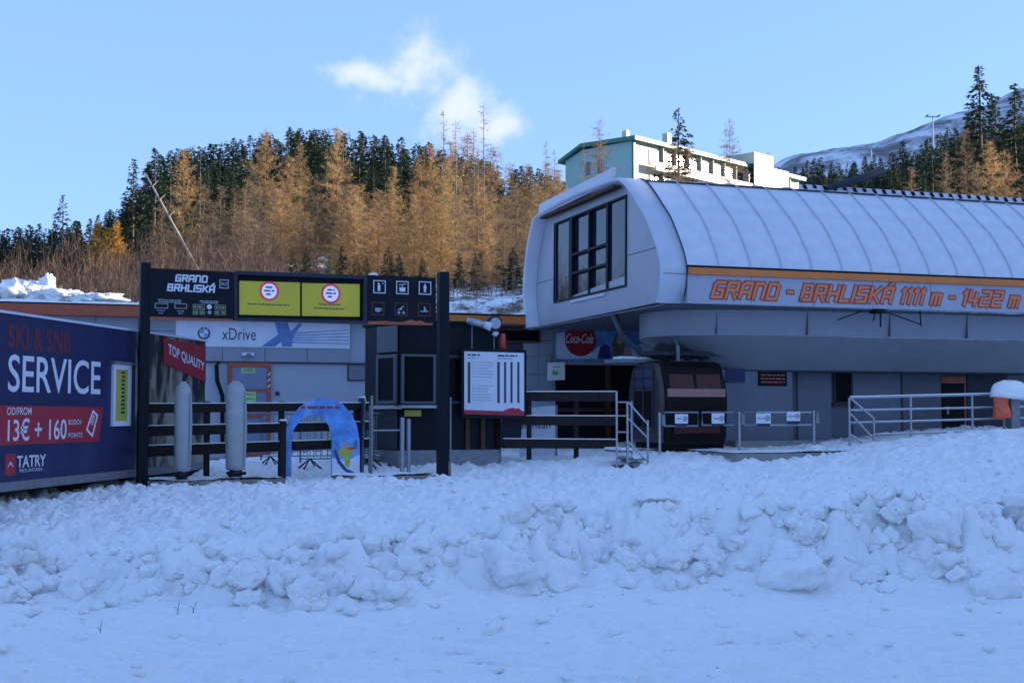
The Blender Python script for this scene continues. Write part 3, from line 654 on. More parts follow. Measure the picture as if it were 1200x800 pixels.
MB().tube([(.86,.85,1.9),(.86,.85,2.35),(.86,1.1,2.6)],.05,8).build('hanger_arm', 'steel_dull', cb)
MB().box(.2,1.5,-.13,-.06,.35,.5).build('ski_rack', 'cabin_orange', cb)

# platform slab in front of the station
pf = thing('station_platform', 'low concrete platform edge in front of the station under trodden snow', 'platform', S.sub(0,0,0))
sl_ = MB().plan([(1.05,-1.55),(5.2,-1.55),(5.25,-.4),(UE,-.4),(UE,2.34),(1.05,2.34)],.2,.74).build('slab', 'concrete', pf)
snp = []
gx, gy = np.meshgrid(np.linspace(1.0,UE,160), np.linspace(-1.58,2.3,46))
zz = .757 + .035*np.clip(fbm(gx*1.7,gy*1.7,4,4)+.35,0,1) + .05*ss(.5,2.3,gy)
put('snow_cover', gridmesh('snow_cover', gx, gy, zz, SNOW), pf)
MB().box(2.6,5.0,1.35,1.74,.78,.93).build('step', 'concrete', pf)

# ------------------------------------------------------------------ low lodge behind the gantry
lo = thing('lodge_building', 'long low grey lodge with orange roof edge and snowy flat roof behind the gantry', 'building', Lf)
LU0, LU1, LZ = -14.0, 19.0, Lf.onv(300, 362, -.35)[1]
MB().box(LU0,LU1,.0,.25,-.6,LZ-.1).build('wall', 'grey_clad_light', lo)
MB().box(LU0,LU1,.25,4.6,LZ-.35,LZ-.02).build('roof', 'dark_grey', lo)
zo = Lf.onv(300, 374, -.35)[1]
uo = Lf.onv(515, 370, -.35)[0]
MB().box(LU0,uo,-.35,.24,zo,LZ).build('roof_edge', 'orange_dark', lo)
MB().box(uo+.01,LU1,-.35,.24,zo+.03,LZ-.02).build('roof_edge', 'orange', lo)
gx, gy = np.meshgrid(np.linspace(LU0,LU1,220), np.linspace(-.38,4.6,40))
zz = LZ + .03 + .10*np.clip(fbm(gx*.8,gy*.8,14,4)+.55,0,1.2)*ss(-.45,.1,gy)*(1-.6*ss(5.0,7.0,gx))
put('roof_snow', gridmesh('roof_snow', gx, gy, zz, SNOW), lo)
# upper band: two rows of cladding panels
zb = [Lf.onv(300, y)[1] for y in (424, 406, 390, 374)]
upx = [Lf.onv(260.6+49.6*(i-9), 400)[0] for i in range(14)]
for r in range(3):
    for i in range(len(upx)-1):
        off = .0
        if upx[i+1] < Lf.onv(440,400)[0] + .3 or upx[i] > 99:
            MB().box(upx[i]+.008,upx[i+1]-.008,-.06,-.003,zb[r]+.008,min(zb[r+1]-.008,zo-.004)).build('cladding_panel', 'grey_clad', lo)
MB().box(LU0,Lf.onv(440,400)[0],-.075,-.003,zb[0]-.035,zb[0]+.003).build('band_trim', 'dark_grey', lo)
# dark right-hand part of the facade, openings below the station
ur = Lf.onv(441, 400)[0]; ue = Lf.onv(612, 400)[0]
MB().box(ur,ue,-.05,-.003,.0,zo-.01).build('dark_facade', 'dark_grey', lo)
b = rect(Lf, 575, 633, 385, 401, -.07)
w_ = MB().rframe(*b,.05,-.12,-.055).build('window', 'wood_brown', lo); MB().box(b[0]+.05,b[1]-.05,-.085,-.056,b[2]+.05,b[3]-.05).build('pane', 'dark_glass', w_)
for i,(x0,x1) in enumerate(((613,630),(631.5,648))):
    for (y0,y1) in ((382,399),(400,417),(418.5,438),(439.5,461)):
        if y0 < 400 and x0 < 630: continue
        b = rect(Lf, x0, x1, y0, y1, -.03); MB().box(b[0],b[1],-.04,-.003,b[2],b[3]).build('cladding_panel', 'grey_clad', lo)
b = rect(Lf, 651, 790, 428, 520, -.02); MB().box(b[0],b[1]+3,-.03,-.003,-.3,b[3]).build('dark_opening', 'black', lo)  # black sheet painting the shade inside the opening
b = rect(Lf, 710, 715, 428, 482, -.06); MB().box(b[0],b[1],-.12,-.035,0,b[3]).build('timber_post', 'wood_brown', lo)
b = rect(Lf, 652, 735, 478, 482, -.06); MB().box(b[0],b[1],-.10,-.035,b[2],b[3]).build('counter_edge', 'wood_brown', lo)
# orange framed door with two notices
b = rect(Lf, 266, 317, 425, 520)
d0 = MB().rframe(b[0],b[1],-.1,b[3],.11,-.08,-.004).build('door', 'orange_dark', lo)
zm = Lf.onv(290, 456)[1]; zl = Lf.onv(290, 485)[1]
MB().box(b[0]+.11,b[1]-.11,-.075,-.004,zm-.06,zm).build('door_rail', 'orange_dark', d0)
MB().box(b[0]+.11,b[1]-.11,-.075,-.004,zl-.1,zl).build('door_rail', 'orange_dark', d0)
MB().box(b[0]+.11,b[1]-.11,-.05,-.01,zm+.003,b[3]-.11).build('door_pane', 'door_blue', d0)
MB().box(b[0]+.11,b[1]-.11,-.05,-.01,zl+.003,zm-.063).build('door_pane', 'door_blue', d0)
MB().box(b[0]+.11,b[1]-.11,-.05,-.01,.012,zl-.103).build('door_pane', 'door_blue', d0)
for (x0,x1,y0,y1) in ((283,299,431,437),(287,300,457,472)):
    q = rect(Lf, x0, x1, y0, y1, -.06); nb = MB().box(q[0],q[1],-.062,-.052,q[2],q[3]).build('notice', 'green_notice', d0)
    tb = MB()
    for k in range(2): tb.words(q[0]+.04,q[1]-.04,q[2]+(q[3]-q[2])*(.3+.35*k),.02,-.066,-.0625)
    tb.build('notice_text', 'print_dark', nb)
tb = MB()
for k in range(3): z = b[3]-.35-k*.16; tb.prism([(b[1]-.09,z),(b[1]-.02,z+.06),(b[1]-.02,z+.10),(b[1]-.09,z+.04)],-.085,-.081)
tb.build('chevron_marks', 'print_white', d0)
MB().box(b[1]-.2,b[1]-.12,-.1,-.075,.95,1.0).build('handle', 'steel', d0)
# louvre
b = rect(Lf, 407, 440, 426, 446)
lv = MB().rframe(*b,.03,-.05,-.004).build('vent_frame', 'dark_grey', lo); MB().box(b[0]+.03,b[1]-.03,-.012,-.004,b[2]+.03,b[3]-.03).build('vent_backing', 'black', lv)
for k in range(7):
    z = b[2]+.035+k*(b[3]-b[2]-.07)/7; MB().add([(b[0]+.03,-.05,z),(b[1]-.03,-.05,z),(b[1]-.03,-.014,z+.05),(b[0]+.03,-.014,z+.05),(b[0]+.03,-.05,z+.008),(b[1]-.03,-.05,z+.008),(b[1]-.03,-.014,z+.058),(b[0]+.03,-.014,z+.058)],[(0,3,2,1),(4,5,6,7),(0,1,5,4),(2,3,7,6)]).build('vent_slat', 'grey_clad', lv)
q = Lf.onv(256, 424); MB().tube([(q[0],-.14,q[1]),(q[0]-.06,-.14,q[1]-.1),(q[0]-.04,-.14,q[1]-.5),(q[0]+.10,-.14,q[1]-.9),(q[0]+.12,-.14,q[1]-2.2)],.055,8).build('downpipe', 'black', lo, True)
q = Lf.onv(290, 415); wl_ = MB().box(q[0]-.16,q[0]+.16,-.2,-.061,q[1]-.04,q[1]+.04).build('wall_lamp', 'print_white', lo); MB().tube([(q[0],-.2,q[1]-.02),(q[0]+.02,-.28,q[1]-.07)],.06,8).build('lamp_head', 'steel_dull', wl_)
q = Lf.onv(325, 461); MB().box(q[0]-.05,q[0]+.05,-.04,-.003,q[1]-.05,q[1]+.05).build('socket_box', 'dark_grey', lo)

# banner on the lodge with a round emblem and a blue cross of ribbons
bt = rect(Lf, 206, 410, 377, 407, -.08); bz = Lf.sub(bt[0], -.068, Lf.o[2] + bt[2])
bn = thing('wall_banner', 'pale blue car maker banner across the lodge wall under the yellow screens', 'banner', bz)
bw, bh = bt[1]-bt[0], bt[3]-bt[2]
MB().box(0,bw,-.02,.006,0,bh).build('banner_sheet', 'banner_pale', bn)
def bx_(px, py): q = Lf.onv(px, py, -.09); return (q[0]-bt[0], q[1]+Lf.o[2]-bz.o[2])
c = bx_(239, 390.5); r = .17
em = MB().disc(*c, r, -.026, -.0205).build('emblem', 'print_dark', bn)
MB().disc(*c, r*.68, -.030, -.0262).build('emblem_disc', 'print_white', em)
for k, mm in ((0,'sky_print'),(2,'sky_print')):
    pts = [c] + [(c[0]+r*.64*math.cos(math.pi/2*k+math.pi/2*i/6+math.pi/2), c[1]+r*.64*math.sin(math.pi/2*k+math.pi/2*i/6+math.pi/2)) for i in range(7)]
    MB().prism(pts,-.0335,-.0303).build('emblem_quarter', mm, em)
MB().ring(*c, r, r*.92, -.030, -.0262).build('emblem_rim', 'steel', em)
for i,ch in enumerate('BMW'):
    a_ = math.pi/2 + (1-i)*.75; cx, cz = c[0]+r*.81*math.cos(a_), c[1]+r*.81*math.sin(a_); text(ch, (cx-.018,cx+.018,cz-.016,cz+.016), -.0264, 'emblem_letter', 'print_white', em, .02)
a, b_ = bx_(260,398), bx_(300,385); text('xDrive', (a[0],b_[0],a[1],b_[1]), -.0235, 'lettering', 'print_dark', bn)
MB().prism([bx_(307,407),bx_(330,391),bx_(322,379),bx_(336,378),bx_(344,390),bx_(350,404)] and [bx_(306,406),bx_(326,392),bx_(322,378),bx_(337,378),bx_(342,391),bx_(345,395),bx_(330,400),bx_(322,406)],-.024,-.0205).build('ribbon', 'banner_blue', bn)
MB().prism([bx_(331,406),bx_(329,399),bx_(344,385),bx_(351,378.5),bx_(354,380),bx_(343,394),bx_(342,406)],-.0275,-.0242).build('ribbon', 'banner_blue', bn)
sw = MB()
for k in range(5): sw.prism([bx_(341,390+k*2.6),bx_(409,386+k*4.1),bx_(409,386.8+k*4.1),bx_(341,391.2+k*2.6)],-.0225-.0004*k,-.0205)
sw.build('streaks', 'banner_blue', bn)

# drinks banner under the nose: red disc, snowy hills, a winter scene
ct = rect(Lf, 651, 785, 388, 423, -.1); cz_ = Lf.sub(ct[0], -.1, Lf.o[2]+ct[2])
cn = thing('drinks_banner', 'wide drinks banner with red disc and snowy slope, fixed below the white nose', 'banner', cz_)
cw, chh = ct[1]-ct[0], ct[3]-ct[2]
MB().box(0,cw,-.02,.03,0,chh).build('banner_sheet', 'sky_print', cn)
def cx_(px, py): q = Lf.onv(px, py, -.12); return (q[0]-ct[0], q[1]+Lf.o[2]-cz_.o[2])
MB().prism([cx_(652,420),cx_(652,391),cx_(661,389),cx_(665,402),cx_(694,413),cx_(702,405),cx_(706,420)],-.0245,-.0205).build('snow_print', 'banner_pale', cn)
MB().prism([cx_(735,409),cx_(752,402),cx_(775,412),cx_(780,421),cx_(735,421)],-.0245,-.0205).build('snow_print', 'banner_pale', cn)
c = cx_(680,398); r = abs(cx_(698,398)[0]-c[0])
dc = MB().disc(c[0],c[1],r,-.034,-.025,36).build('red_disc', 'coke_red', cn)
a, b_ = cx_(663,402), cx_(695,391); text('Coca-Cola', (a[0],b_[0],a[1],b_[1]), -.0365, 'lettering', 'print_white', dc, .012, .45)
mbf = MB().prism([cx_(700,420),cx_(703,407),cx_(709,403),cx_(714,406),cx_(716,420)],-.0285,-.025); mbf.build('jacket_print', 'print_blue', cn)
MB().prism([cx_(719,420),cx_(718,403),cx_(722,391),cx_(727,389),cx_(731,394),cx_(732,408),cx_(729,414)],-.0275,-.0247).build('hair_print', 'hair_print', cn)
MB().disc(*cx_(726,398),.10,-.031,-.0277,16,.15).build('face_print', 'skin_print', cn)
MB().prism([cx_(732,421),cx_(731,410),cx_(736,406),cx_(740,410),cx_(741,421)],-.0275,-.0247).build('hand_print', 'skin_print', cn)
b = rect(Lf, 641, 662, 424, 446, -.35); pn = Lf.sub(b[0], -.35, Lf.o[2]+b[2])
ps = thing('hanging_sign', 'small cream paper sign hung crookedly below the drinks banner', 'sign', pn)
w_, h_ = b[1]-b[0], b[3]-b[2]
MB().prism([(0,0),(w_,.03),(w_*.98,h_),(.02,h_*.96)],-.012,0).build('sheet', 'paper', ps)
MB().prism([(w_*.25,h_*.35),(w_*.35,h_*.6),(w_*.5,h_*.45),(w_*.6,h_*.62),(w_*.6,h_*.3)],-.016,-.0125).build('drawing', 'green_print', ps)
MB().words(w_*.3,w_*.8,h_*.72,.03,-.016,-.0125).build('print', 'print_grey', ps)
MB().box(.08,.11,-.02,.34,h_*.95,h_*.95+.22).build('bracket', 'steel_dull', ps)

# ------------------------------------------------------------------ advertising trailer
tr = thing('service_trailer', 'navy blue service trailer covered with a printed price banner and a small window', 'trailer', Tr)
uE = Tr.onv(240, 470)[0]; zt = Tr.onv(80, 374)[1]; zbt = Tr.onv(80, 563)[1]
MB().box(-4.5,uE,.03,2.4,zbt+.08,zt-.05).build('body', 'navy', tr)
MB().box(-4.5,uE+.02,-.01,2.42,zbt-.06,zbt+.078).build('sill_rail', 'steel_dull', tr)
MB().box(-4.5,uE+.03,-.03,2.45,zt-.048,zt-.01).build('roof_rim', 'banner_pale', tr)
uP = Tr.onv(158, 470)[0]
MB().box(-4.5,uP,-.004,.028,zbt+.08,zt-.05).build('banner_sheet', 'navy', tr)
m = MATS['print_folds'] = bpy.data.materials.new('print_folds'); m.use_nodes = True; n_, l_ = m.node_tree.nodes, m.node_tree.links
tc = n_.new('ShaderNodeTexCoord'); mp_ = n_.new('ShaderNodeMapping'); mp_.inputs['Scale'].default_value = (1.3,1,.45); l_.new(tc.outputs['Object'], mp_.inputs[0])
nn = n_.new('ShaderNodeTexNoise'); nn.inputs['Scale'].default_value = 1.5; nn.inputs['Detail'].default_value = 5; nn.inputs['Distortion'].default_value = 1.4; l_.new(mp_.outputs[0], nn.inputs['Vector'])
cr = n_.new('ShaderNodeValToRGB'); e_ = cr.color_ramp.elements; e_[0].position = .45; e_[0].color = (.015,.016,.02,1); e_[1].position = .58; e_[1].color = (.30,.27,.20,1)
l_.new(nn.outputs['Fac'], cr.inputs[0]); l_.new(cr.outputs[0], n_['Principled BSDF'].inputs['Base Color']); n_['Principled BSDF'].inputs['Roughness'].default_value = .4
MB().box(uP+.005,uE,-.004,.028,zbt+.08,zt-.05).build('photo_print', 'print_folds', tr)
TV = -.008
def tq(px, py): return Tr.onv(px, py, TV)
def tbox(x0, x1, y0, y1):   # text box from pixels at its left and right ends
    a, b_ = tq(x0, y1[0]), tq(x1, y0[1]); return (a[0], b_[0], a[1], tq(x0, y0[0])[1])
a = tq(0, 473); b_ = tq(121, 477); c = tq(116, 517); d = tq(0, 520)
MB().prism([(-4.4,d[1]),(-4.4,a[1]),b_,c,d] and [(-4.4,a[1]),b_,c,(-4.4,d[1])],-.008,-.0045).build('price_strip', 'banner_red', tr)
def ttext(s, x0, x1, yt, yb, m, bold=0., v=-.0085): 
    a, b_ = tq(x0, yt), tq(x0, yb); e = tq(x1, yb); text(s, (a[0], e[0], b_[1], a[1]), v, 'lettering', m, tr, bold)
ttext('SKI & SNB', 10, 83, 379, 408, 'dull_red', .03)
ttext('SERVICE', 10, 117.5, 414.5, 459, 'print_white', .008)
ttext('OD/FROM', 8, 36.5, 477, 486, 'print_white', .008, -.0125)
ttext('13€ + 160', 9, 77.5, 490, 517, 'print_white', .012, -.0125)
ttext('BODOV', 80, 95.5, 491.5, 497.5, 'print_white', .0, -.0125); ttext('POINTS', 80, 96, 507, 512.5, 'print_white', .0, -.0125)
pi = [tq(*p) for p in ((109,481.5),(114,487),(108,510.5),(101.5,503))]
mbp = MB()
for i in range(4):
    A, B = Vector(pi[i]), Vector(pi[(i+1)%4]); dd = (B-A).normalized(); nn_ = Vector((-dd.y, dd.x))*.02
    mbp.prism([tuple(A-nn_-dd*.015), tuple(B-nn_+dd*.015), tuple(B+nn_+dd*.015), tuple(A+nn_-dd*.015)],-.0125-.0006*i,-.0085)
for k in (.3,.55):
    A = Vector(pi[0]).lerp(Vector(pi[1]),k); B = Vector(pi[3]).lerp(Vector(pi[2]),k); A, B = A.lerp(B,.12), A.lerp(B,.6); mbp.prism([(A.x-.01,A.y),(B.x-.01,B.y),(B.x+.012,B.y),(A.x+.012,A.y)],-.012,-.0085)
mbp.build('card_icon', 'print_white', tr)
q0, q1 = tq(6.5,532), tq(18,556); em = MB().box(q0[0],q1[0],-.008,-.0045,q1[1],q0[1]).build('emblem', 'banner_red', tr)
u_, z_, w_ = q0[0], (q0[1]+q1[1])/2, q1[0]-q0[0]
MB().add([(u_+w_*k, -.0105, z_+h) for k,h in ((.2,-.05),(.38,.02),(.5,.05),(.62,.02),(.8,-.05),(.62,-.015),(.5,.015),(.38,-.015))],[(0,7,1),(1,7,6,2),(2,6,5,3),(3,5,4)]).build('mountain_mark', 'print_white', em)
ttext('TATRY', 20, 53.5, 534, 548, 'print_white', .02); ttext('MOUNTAIN', 23, 49, 549.5, 553.5, 'print_white')
# window with yellow poster
b = tq(131,426); c = tq(152,426); z0, z1 = tq(140,499)[1], tq(140,427)[1]
wt = MB().rframe(b[0],c[0],z0,z1,.09,-.05,-.005).build('window', 'print_white', tr)
MB().box(b[0]+.09,c[0]-.09,-.02,-.005,z0+.09,z1-.09).build('poster', 'yellow_notice', wt)
pt = MB()
for k in range(11): pt.box(b[0]+.5*(c[0]-b[0])+.02*(k%2),c[0]-.2,-.024,-.0205,z0+.22+k*.07,z0+.26+k*.07)
pt.build('poster_text', 'print_dark', wt)
MB().box(b[0]-.05,c[0]+.3,-.09,-.005,z1+.003,z1+.05).build('window_hood', 'steel_dull', wt)
rs = [tq(*p) for p in ((190.5,395),(240,406),(240,447),(190.5,426))]
rp = MB().prism(rs,-.03,-.006).build('red_plate', 'banner_red', tr)
me = text('TOP QUALITY', (0,1,0,1), -.0345, 'lettering', 'print_white', rp, .03)
A, B, C_, D_ = [tq(*p) for p in ((195.5,417.5),(238,436),(238,424.5),(195.5,402))]
for v in me.data.vertices:
    s_, t_ = v.co.x, v.co.z; v.co.x = A[0]+(B[0]-A[0])*s_; v.co.z = (A[1]*(1-t_)+D_[1]*t_)*(1-s_)+(B[1]*(1-t_)+C_[1]*t_)*s_
for u in (-3.5, 0, 3.2, 6.5): MB().box(u,u+.35,.5,1.0,-.7,zbt-.063).build('support_block', 'wood_dark', tr)
MB().box(uE-2.2,uE+.01,.05,2.3,-.6,zbt-.065).build('underfloor_skirt', 'wood_dark', tr)
# ------------------------------------------------------------------ entrance gantry with signs and screens
gt = thing('entrance_gantry', 'black entrance gantry with two yellow screens and pictogram panels on tall posts', 'gantry', Gt)
zp = Gt.onv(171, 308)[1]
uR = Gt.onv(519, 440)[0]; zR = Gt.onv(519, 319)[1]
MB().bbox(-.09,.09,-.10,.10,-.3,zp,.012).build('post', 'gate_black', gt)
MB().bbox(uR-.10,uR+.10,-.10,.10,-.3,zR,.012).build('post', 'gate_black', gt)
MB().box(uR+.11,uR+.135,-.12,-.08,-.1,1.75).build('post_guard', 'steel_dull', gt)  # thin pale strip drawn as the highlight on the post's edge
GV = -.12
def gq(px, py, v=GV): return Gt.onv(px, py, v)
lp = [gq(*p) for p in ((175,314),(273,318.5),(273,374),(175,371))]
pL = MB().prism(lp,-.12,.06).build('sign_panel', 'gate_black', gt)
rp_ = [gq(*p) for p in ((430,322),(511,325.5),(511,379),(430,377.5))]
pR = MB().prism(rp_,-.12,.06).build('sign_panel', 'gate_black', gt)
sc = [gq(*p, -.16) for p in ((275,317),(430.5,322.5),(430,379),(275,375))]
mbs = MB(); ins = [gq(*p, -.16) for p in ((278.5,321.5),(426.5,327),(426,375.5),(278.5,371.8))]
k0 = len(mbs.v); mbs.add([(u,-.16,z) for u,z in sc]+[(u,-.16,z) for u,z in ins]+[(u,.1,z) for u,z in sc]+[(u,-.06,z) for u,z in ins],
   [(0,1,5,4),(1,2,6,5),(2,3,7,6),(3,0,4,7),(0,8,9,1),(1,9,10,2),(2,10,11,3),(3,11,8,0),(4,5,13,12),(5,6,14,13),(6,7,15,14),(7,4,12,15),(11,10,9,8),(12,13,14,15)])
scr = mbs.build('screen_housing', 'screen_frame', gt)
MB().prism(ins,-.07,-.062).build('screen_backing', 'black', scr)
for (x0,x1,ya,yb,yc,yd,cx,cy) in ((280.5,351.5,329,331,370,368.5,315.5,341),(354,421.5,331.5,333,371,370,387.7,344)):
    pts = [gq(x0,ya,-.09),gq(x1,yb,-.09),gq(x1,yc,-.09),gq(x0,yd,-.09)]
    s1 = MB().prism(pts,-.09,-.072).build('screen', 'lcd_yellow', scr)
    c = gq(cx,cy,-.09); r = gq(cx+11.4,cy,-.09)[0]-c[0]
    MB().ring(*c,r,r*.78,-.096,-.0905,32).build('red_ring', 'lcd_red', s1); MB().disc(*c,r*.78,-.094,-.0905,32).build('white_disc', 'lcd_white', s1)
    tx = MB()
    for k,(w,) in enumerate(((.6,),(.85,),(.5,))): tx.words(c[0]-r*.62*w,c[0]+r*.62*w,c[1]+.055-k*.065,.03,-.098,-.0945)
    tx.build('disc_text', 'print_blue', s1)
    tx = MB()
    if x0 < 300: q = gq(290,356,-.09); q2 = gq(339,356,-.09); tx.words(q[0],q2[0],q[1]-.01,.025,-.094,-.0905)
    else:
        q = gq(374,356.5,-.09); q2 = gq(399,357,-.09); tx.words(q[0],q2[0],q[1]-.01,.025,-.094,-.0905)
        q = gq(368,361,-.09); q2 = gq(405,361,-.09); tx.words(q[0],q2[0],q[1]-.01,.025,-.094,-.0905)
    tx.build('screen_text', 'lcd_text', s1)
a, b_ = gq(206,331), gq(244,322.5); stroke_text('GRAND',a[0],b_[0]-.03,a[1]+.03,b_[1]-.02,-.1245,.030,.12).build('lettering', 'print_white', pL)
a, b_ = gq(196.5,341.5), gq(252.5,334); stroke_text('BRHLISKÁ',a[0],b_[0]-.03,a[1]+.02,b_[1]-.02,-.1245,.030,.12).build('lettering', 'print_white', pL)
def gframe(x0,x1,y0,y1,w,mm,par,fill=None):
    a, b_ = gq(x0,(y0+y1)/2), gq(x1,(y0+y1)/2); z0, z1 = gq((x0+x1)/2,y1)[1], gq((x0+x1)/2,y0)[1]
    ic = MB().rframe(a[0],b_[0],z0,z1,w,-.1245,-.1205).build('icon_frame', mm, par)
    return a[0], b_[0], z0, z1, ic
u0,u1,z0,z1,ic = gframe(257,268,327.5,338,.018,'print_grey',pL); text('BUS',(u0+.035,u1-.035,z0+.055,z1-.05),-.1235,'lettering','print_grey',ic,.02)
tx = MB()
for (x0,x1,y) in ((185,214,351),(234,257,352.5),(186,212,353.3),(236,255,354.6)): q, q2 = gq(x0,y), gq(x1,y); tx.words(q[0],q2[0],q[1]-.01,.018,-.1240,-.1205)
for (x0,x1,y) in ((184,193,363.5),(208,216,364.2),(186,191,366.5),(209,214,367)): q, q2 = gq(x0,y), gq(x1,y); tx.words(q[0],q2[0],q[1]-.01,.016,-.1240,-.1205)
tx.build('small_print', 'print_grey', pL)
gframe(181.5,197,355.2,361.3,.012,'print_grey',pL); gframe(204.5,219,355.5,361.6,.012,'print_grey',pL)
for (x0,x1,y0,y1) in ((226,240,356.5,362),(226,232,363.2,368.5),(234,240,363.2,368.5),(251.5,264.5,357.3,362.6),(251.5,257,363.8,369),(259,264.5,363.8,369)):
    u0,u1,z0,z1,ic = gframe(x0,x1,y0,y1,.012,'green_print',pL)
    MB().words(u0+.02,u1-.02,z0+.03,.022,-.1235,-.1205).build('icon_print', 'print_grey', ic)
q = gq(245.3,359.5); MB().disc(*q,.045,-.124,-.1205,16).build('round_icon', 'print_white', pL)
q = gq(245.5,366); MB().disc(*q,.035,-.124,-.1205,16).build('round_icon', 'print_grey', pL)
q, q2 = gq(176,372.5), gq(273,375.5); zq = gq(220,372)[1]
MB().prism([gq(175.5,370.8),gq(273,373.8),gq(273,376.5),gq(175.5,375)],-.13,-.121).build('orange_skyline', 'orange_dark', gt)
MB().prism([gq(*p) for p in ((431,380),(431,376.5),(450,376),(470,377.5),(482,374.5),(488,376.5),(493,375.5),(499,378.5),(507,378.5),(507,381))],-.13,-.121).build('orange_skyline', 'orange_dark', gt)
for i,(x,y,kind) in enumerate(((444.7,336,'help'),(471.5,337,'cabin'),(498,337.5,'man'))):
    u0,u1,z0,z1,ic = gframe(x-7.2,x+7.2,y-7.6,y+7.6,.016,'print_white',pR); uc, zc, w = (u0+u1)/2, (z0+z1)/2, u1-u0
    mbi = MB()
    if kind == 'man': mbi.disc(uc,zc+w*.24,w*.07,-.1235,-.1205,12).box(uc-w*.11,uc+w*.11,-.1235,-.1205,zc-.02*w,zc+w*.16).box(uc-w*.09,uc-w*.015,-.1235,-.1205,zc-w*.32,zc-.021*w).box(uc+w*.015,uc+w*.09,-.1235,-.1205,zc-w*.32,zc-.021*w)
    elif kind == 'help': mbi.disc(uc-.02,zc+w*.24,w*.08,-.1235,-.1205,12).box(uc-w*.14,uc+w*.06,-.1235,-.1205,zc-w*.32,zc+w*.15).disc(uc+w*.27,zc+w*.27,w*.05,-.1235,-.1205,8)
    else: mbi.prism([(uc-w*.26,zc+.02*w),(uc+w*.26,zc+.02*w),(uc+w*.22,zc-w*.3),(uc-w*.22,zc-w*.3)],-.1235,-.1205).prism([(uc-w*.3,zc+w*.16),(uc+w*.3,zc+w*.28),(uc+w*.3,zc+w*.33),(uc-w*.3,zc+w*.21)],-.1235,-.1205).box(uc-.02*w,uc+.02*w,-.1235,-.1205,zc+.022*w,zc+w*.2)
    mbi.build('pictogram', 'print_white', ic)
for i,(x,y,kind) in enumerate(((443,361.5,'cup'),(470,362.3,'skis'),(497,362.8,'sled'))):
    u0,u1,z0,z1,ic = gframe(x-7.4,x+7.4,y-7.6,y+7.6,.016,'dull_red',pR); uc, zc, w = (u0+u1)/2, (z0+z1)/2, u1-u0
    mbi = MB()
    if kind == 'cup': mbi.prism([(uc-w*.25,zc+w*.05),(uc+w*.2,zc+w*.05),(uc+w*.14,zc-w*.25),(uc-w*.2,zc-w*.25)],-.1235,-.1205).ring(uc+w*.24,zc-w*.08,w*.1,w*.06,-.1235,-.1205,10)
    elif kind == 'skis': mbi.prism([(uc-w*.3,zc-w*.05),(uc+w*.2,zc+w*.28),(uc+w*.24,zc+w*.22),(uc-w*.24,zc-w*.12)],-.1235,-.1205).disc(uc-w*.18,zc-w*.25,w*.11,-.1235,-.1205,10).disc(uc+w*.2,zc-w*.25,w*.11,-.1235,-.1205,10).disc(uc,zc,w*.08,-.1229,-.1205,10)
    else: mbi.box(uc-w*.3,uc+w*.32,-.1235,-.1205,zc-w*.17,zc-w*.09).prism([(uc-w*.05,zc-w*.088),(uc+w*.2,zc-w*.088),(uc+w*.05,zc+w*.24),(uc-w*.02,zc+w*.24)],-.1235,-.1205)
    mbi.build('pictogram', 'print_grey', ic)
cap = MB().prism([gq(*p) for p in ((433,322.4),(444,322.9),(442,319.8),(437,319.4))],-.1,.05); cap.build('snow_cap', SNOW, gt)

# ------------------------------------------------------------------ ticket booth
p = at(466, 545, 26.6); Bo = Fr(p[0], p[1], .36, 22)
bo = thing('ticket_booth', 'dark ticket booth with angled window bay on a silver base behind the gantry', 'booth', Bo)
bw = Bo.onv(586, 480)[0]; zt = 3.1; zbase = Bo.onv(530, 527)[1]
q = Bo.onv(441, 480, .75)[0]
plan = [(0,0),(bw,0),(bw+.25,.5),(bw+.25,1.9),(q,1.9),(q,.75)]
ins_ = lambda k: [(bw/2+(x-bw/2)*k, .95+(y-.95)*k) for x,y in plan]
MB().plan(ins_(.985), .12, zbase).build('base', 'steel_dull', bo)
MB().plan(ins_(.9), -.4, .12).build('foot', 'black', bo)
MB().plan(ins_(.96), zbase+.002, zt).build('body', 'gate_black', bo)
MB().plan(ins_(1.0), zt+.002, zt+.07).build('roof', 'black', bo)
wz0, wz1 = Bo.onv(490, 473)[1], Bo.onv(490, 415)[1]
a = Bo.onv(469, 440)[0]; b_ = Bo.onv(517, 440)[0]
wb = MB().rframe(a+.02,b_-.14,wz0,wz1,.05,-.06,.05).build('window', 'base_grey', bo); MB().box(a+.07,b_-.19,-.01,.03,wz0+.05,wz1-.05).build('pane', 'dark_glass', wb)
wb = MB().rframe(b_-.13,bw-.05,wz0,wz1,.07,-.06,.05).build('window', 'dark_grey', bo); MB().box(b_-.06,bw-.12,-.01,.03,wz0+.07,wz1-.07).build('pane', 'dark_glass', wb)
sh = MB().box(a-.05,b_-.1,-.28,.03,wz0-.09,wz0-.03).build('counter', 'steel', bo)
c, d = Bo.onv(474, 482)[0], Bo.onv(493, 482)[0]; MB().box(c,d,-.035,.03,wz0-.26,wz0-.13).build('yellow_sticker', 'yellow_notice', bo)
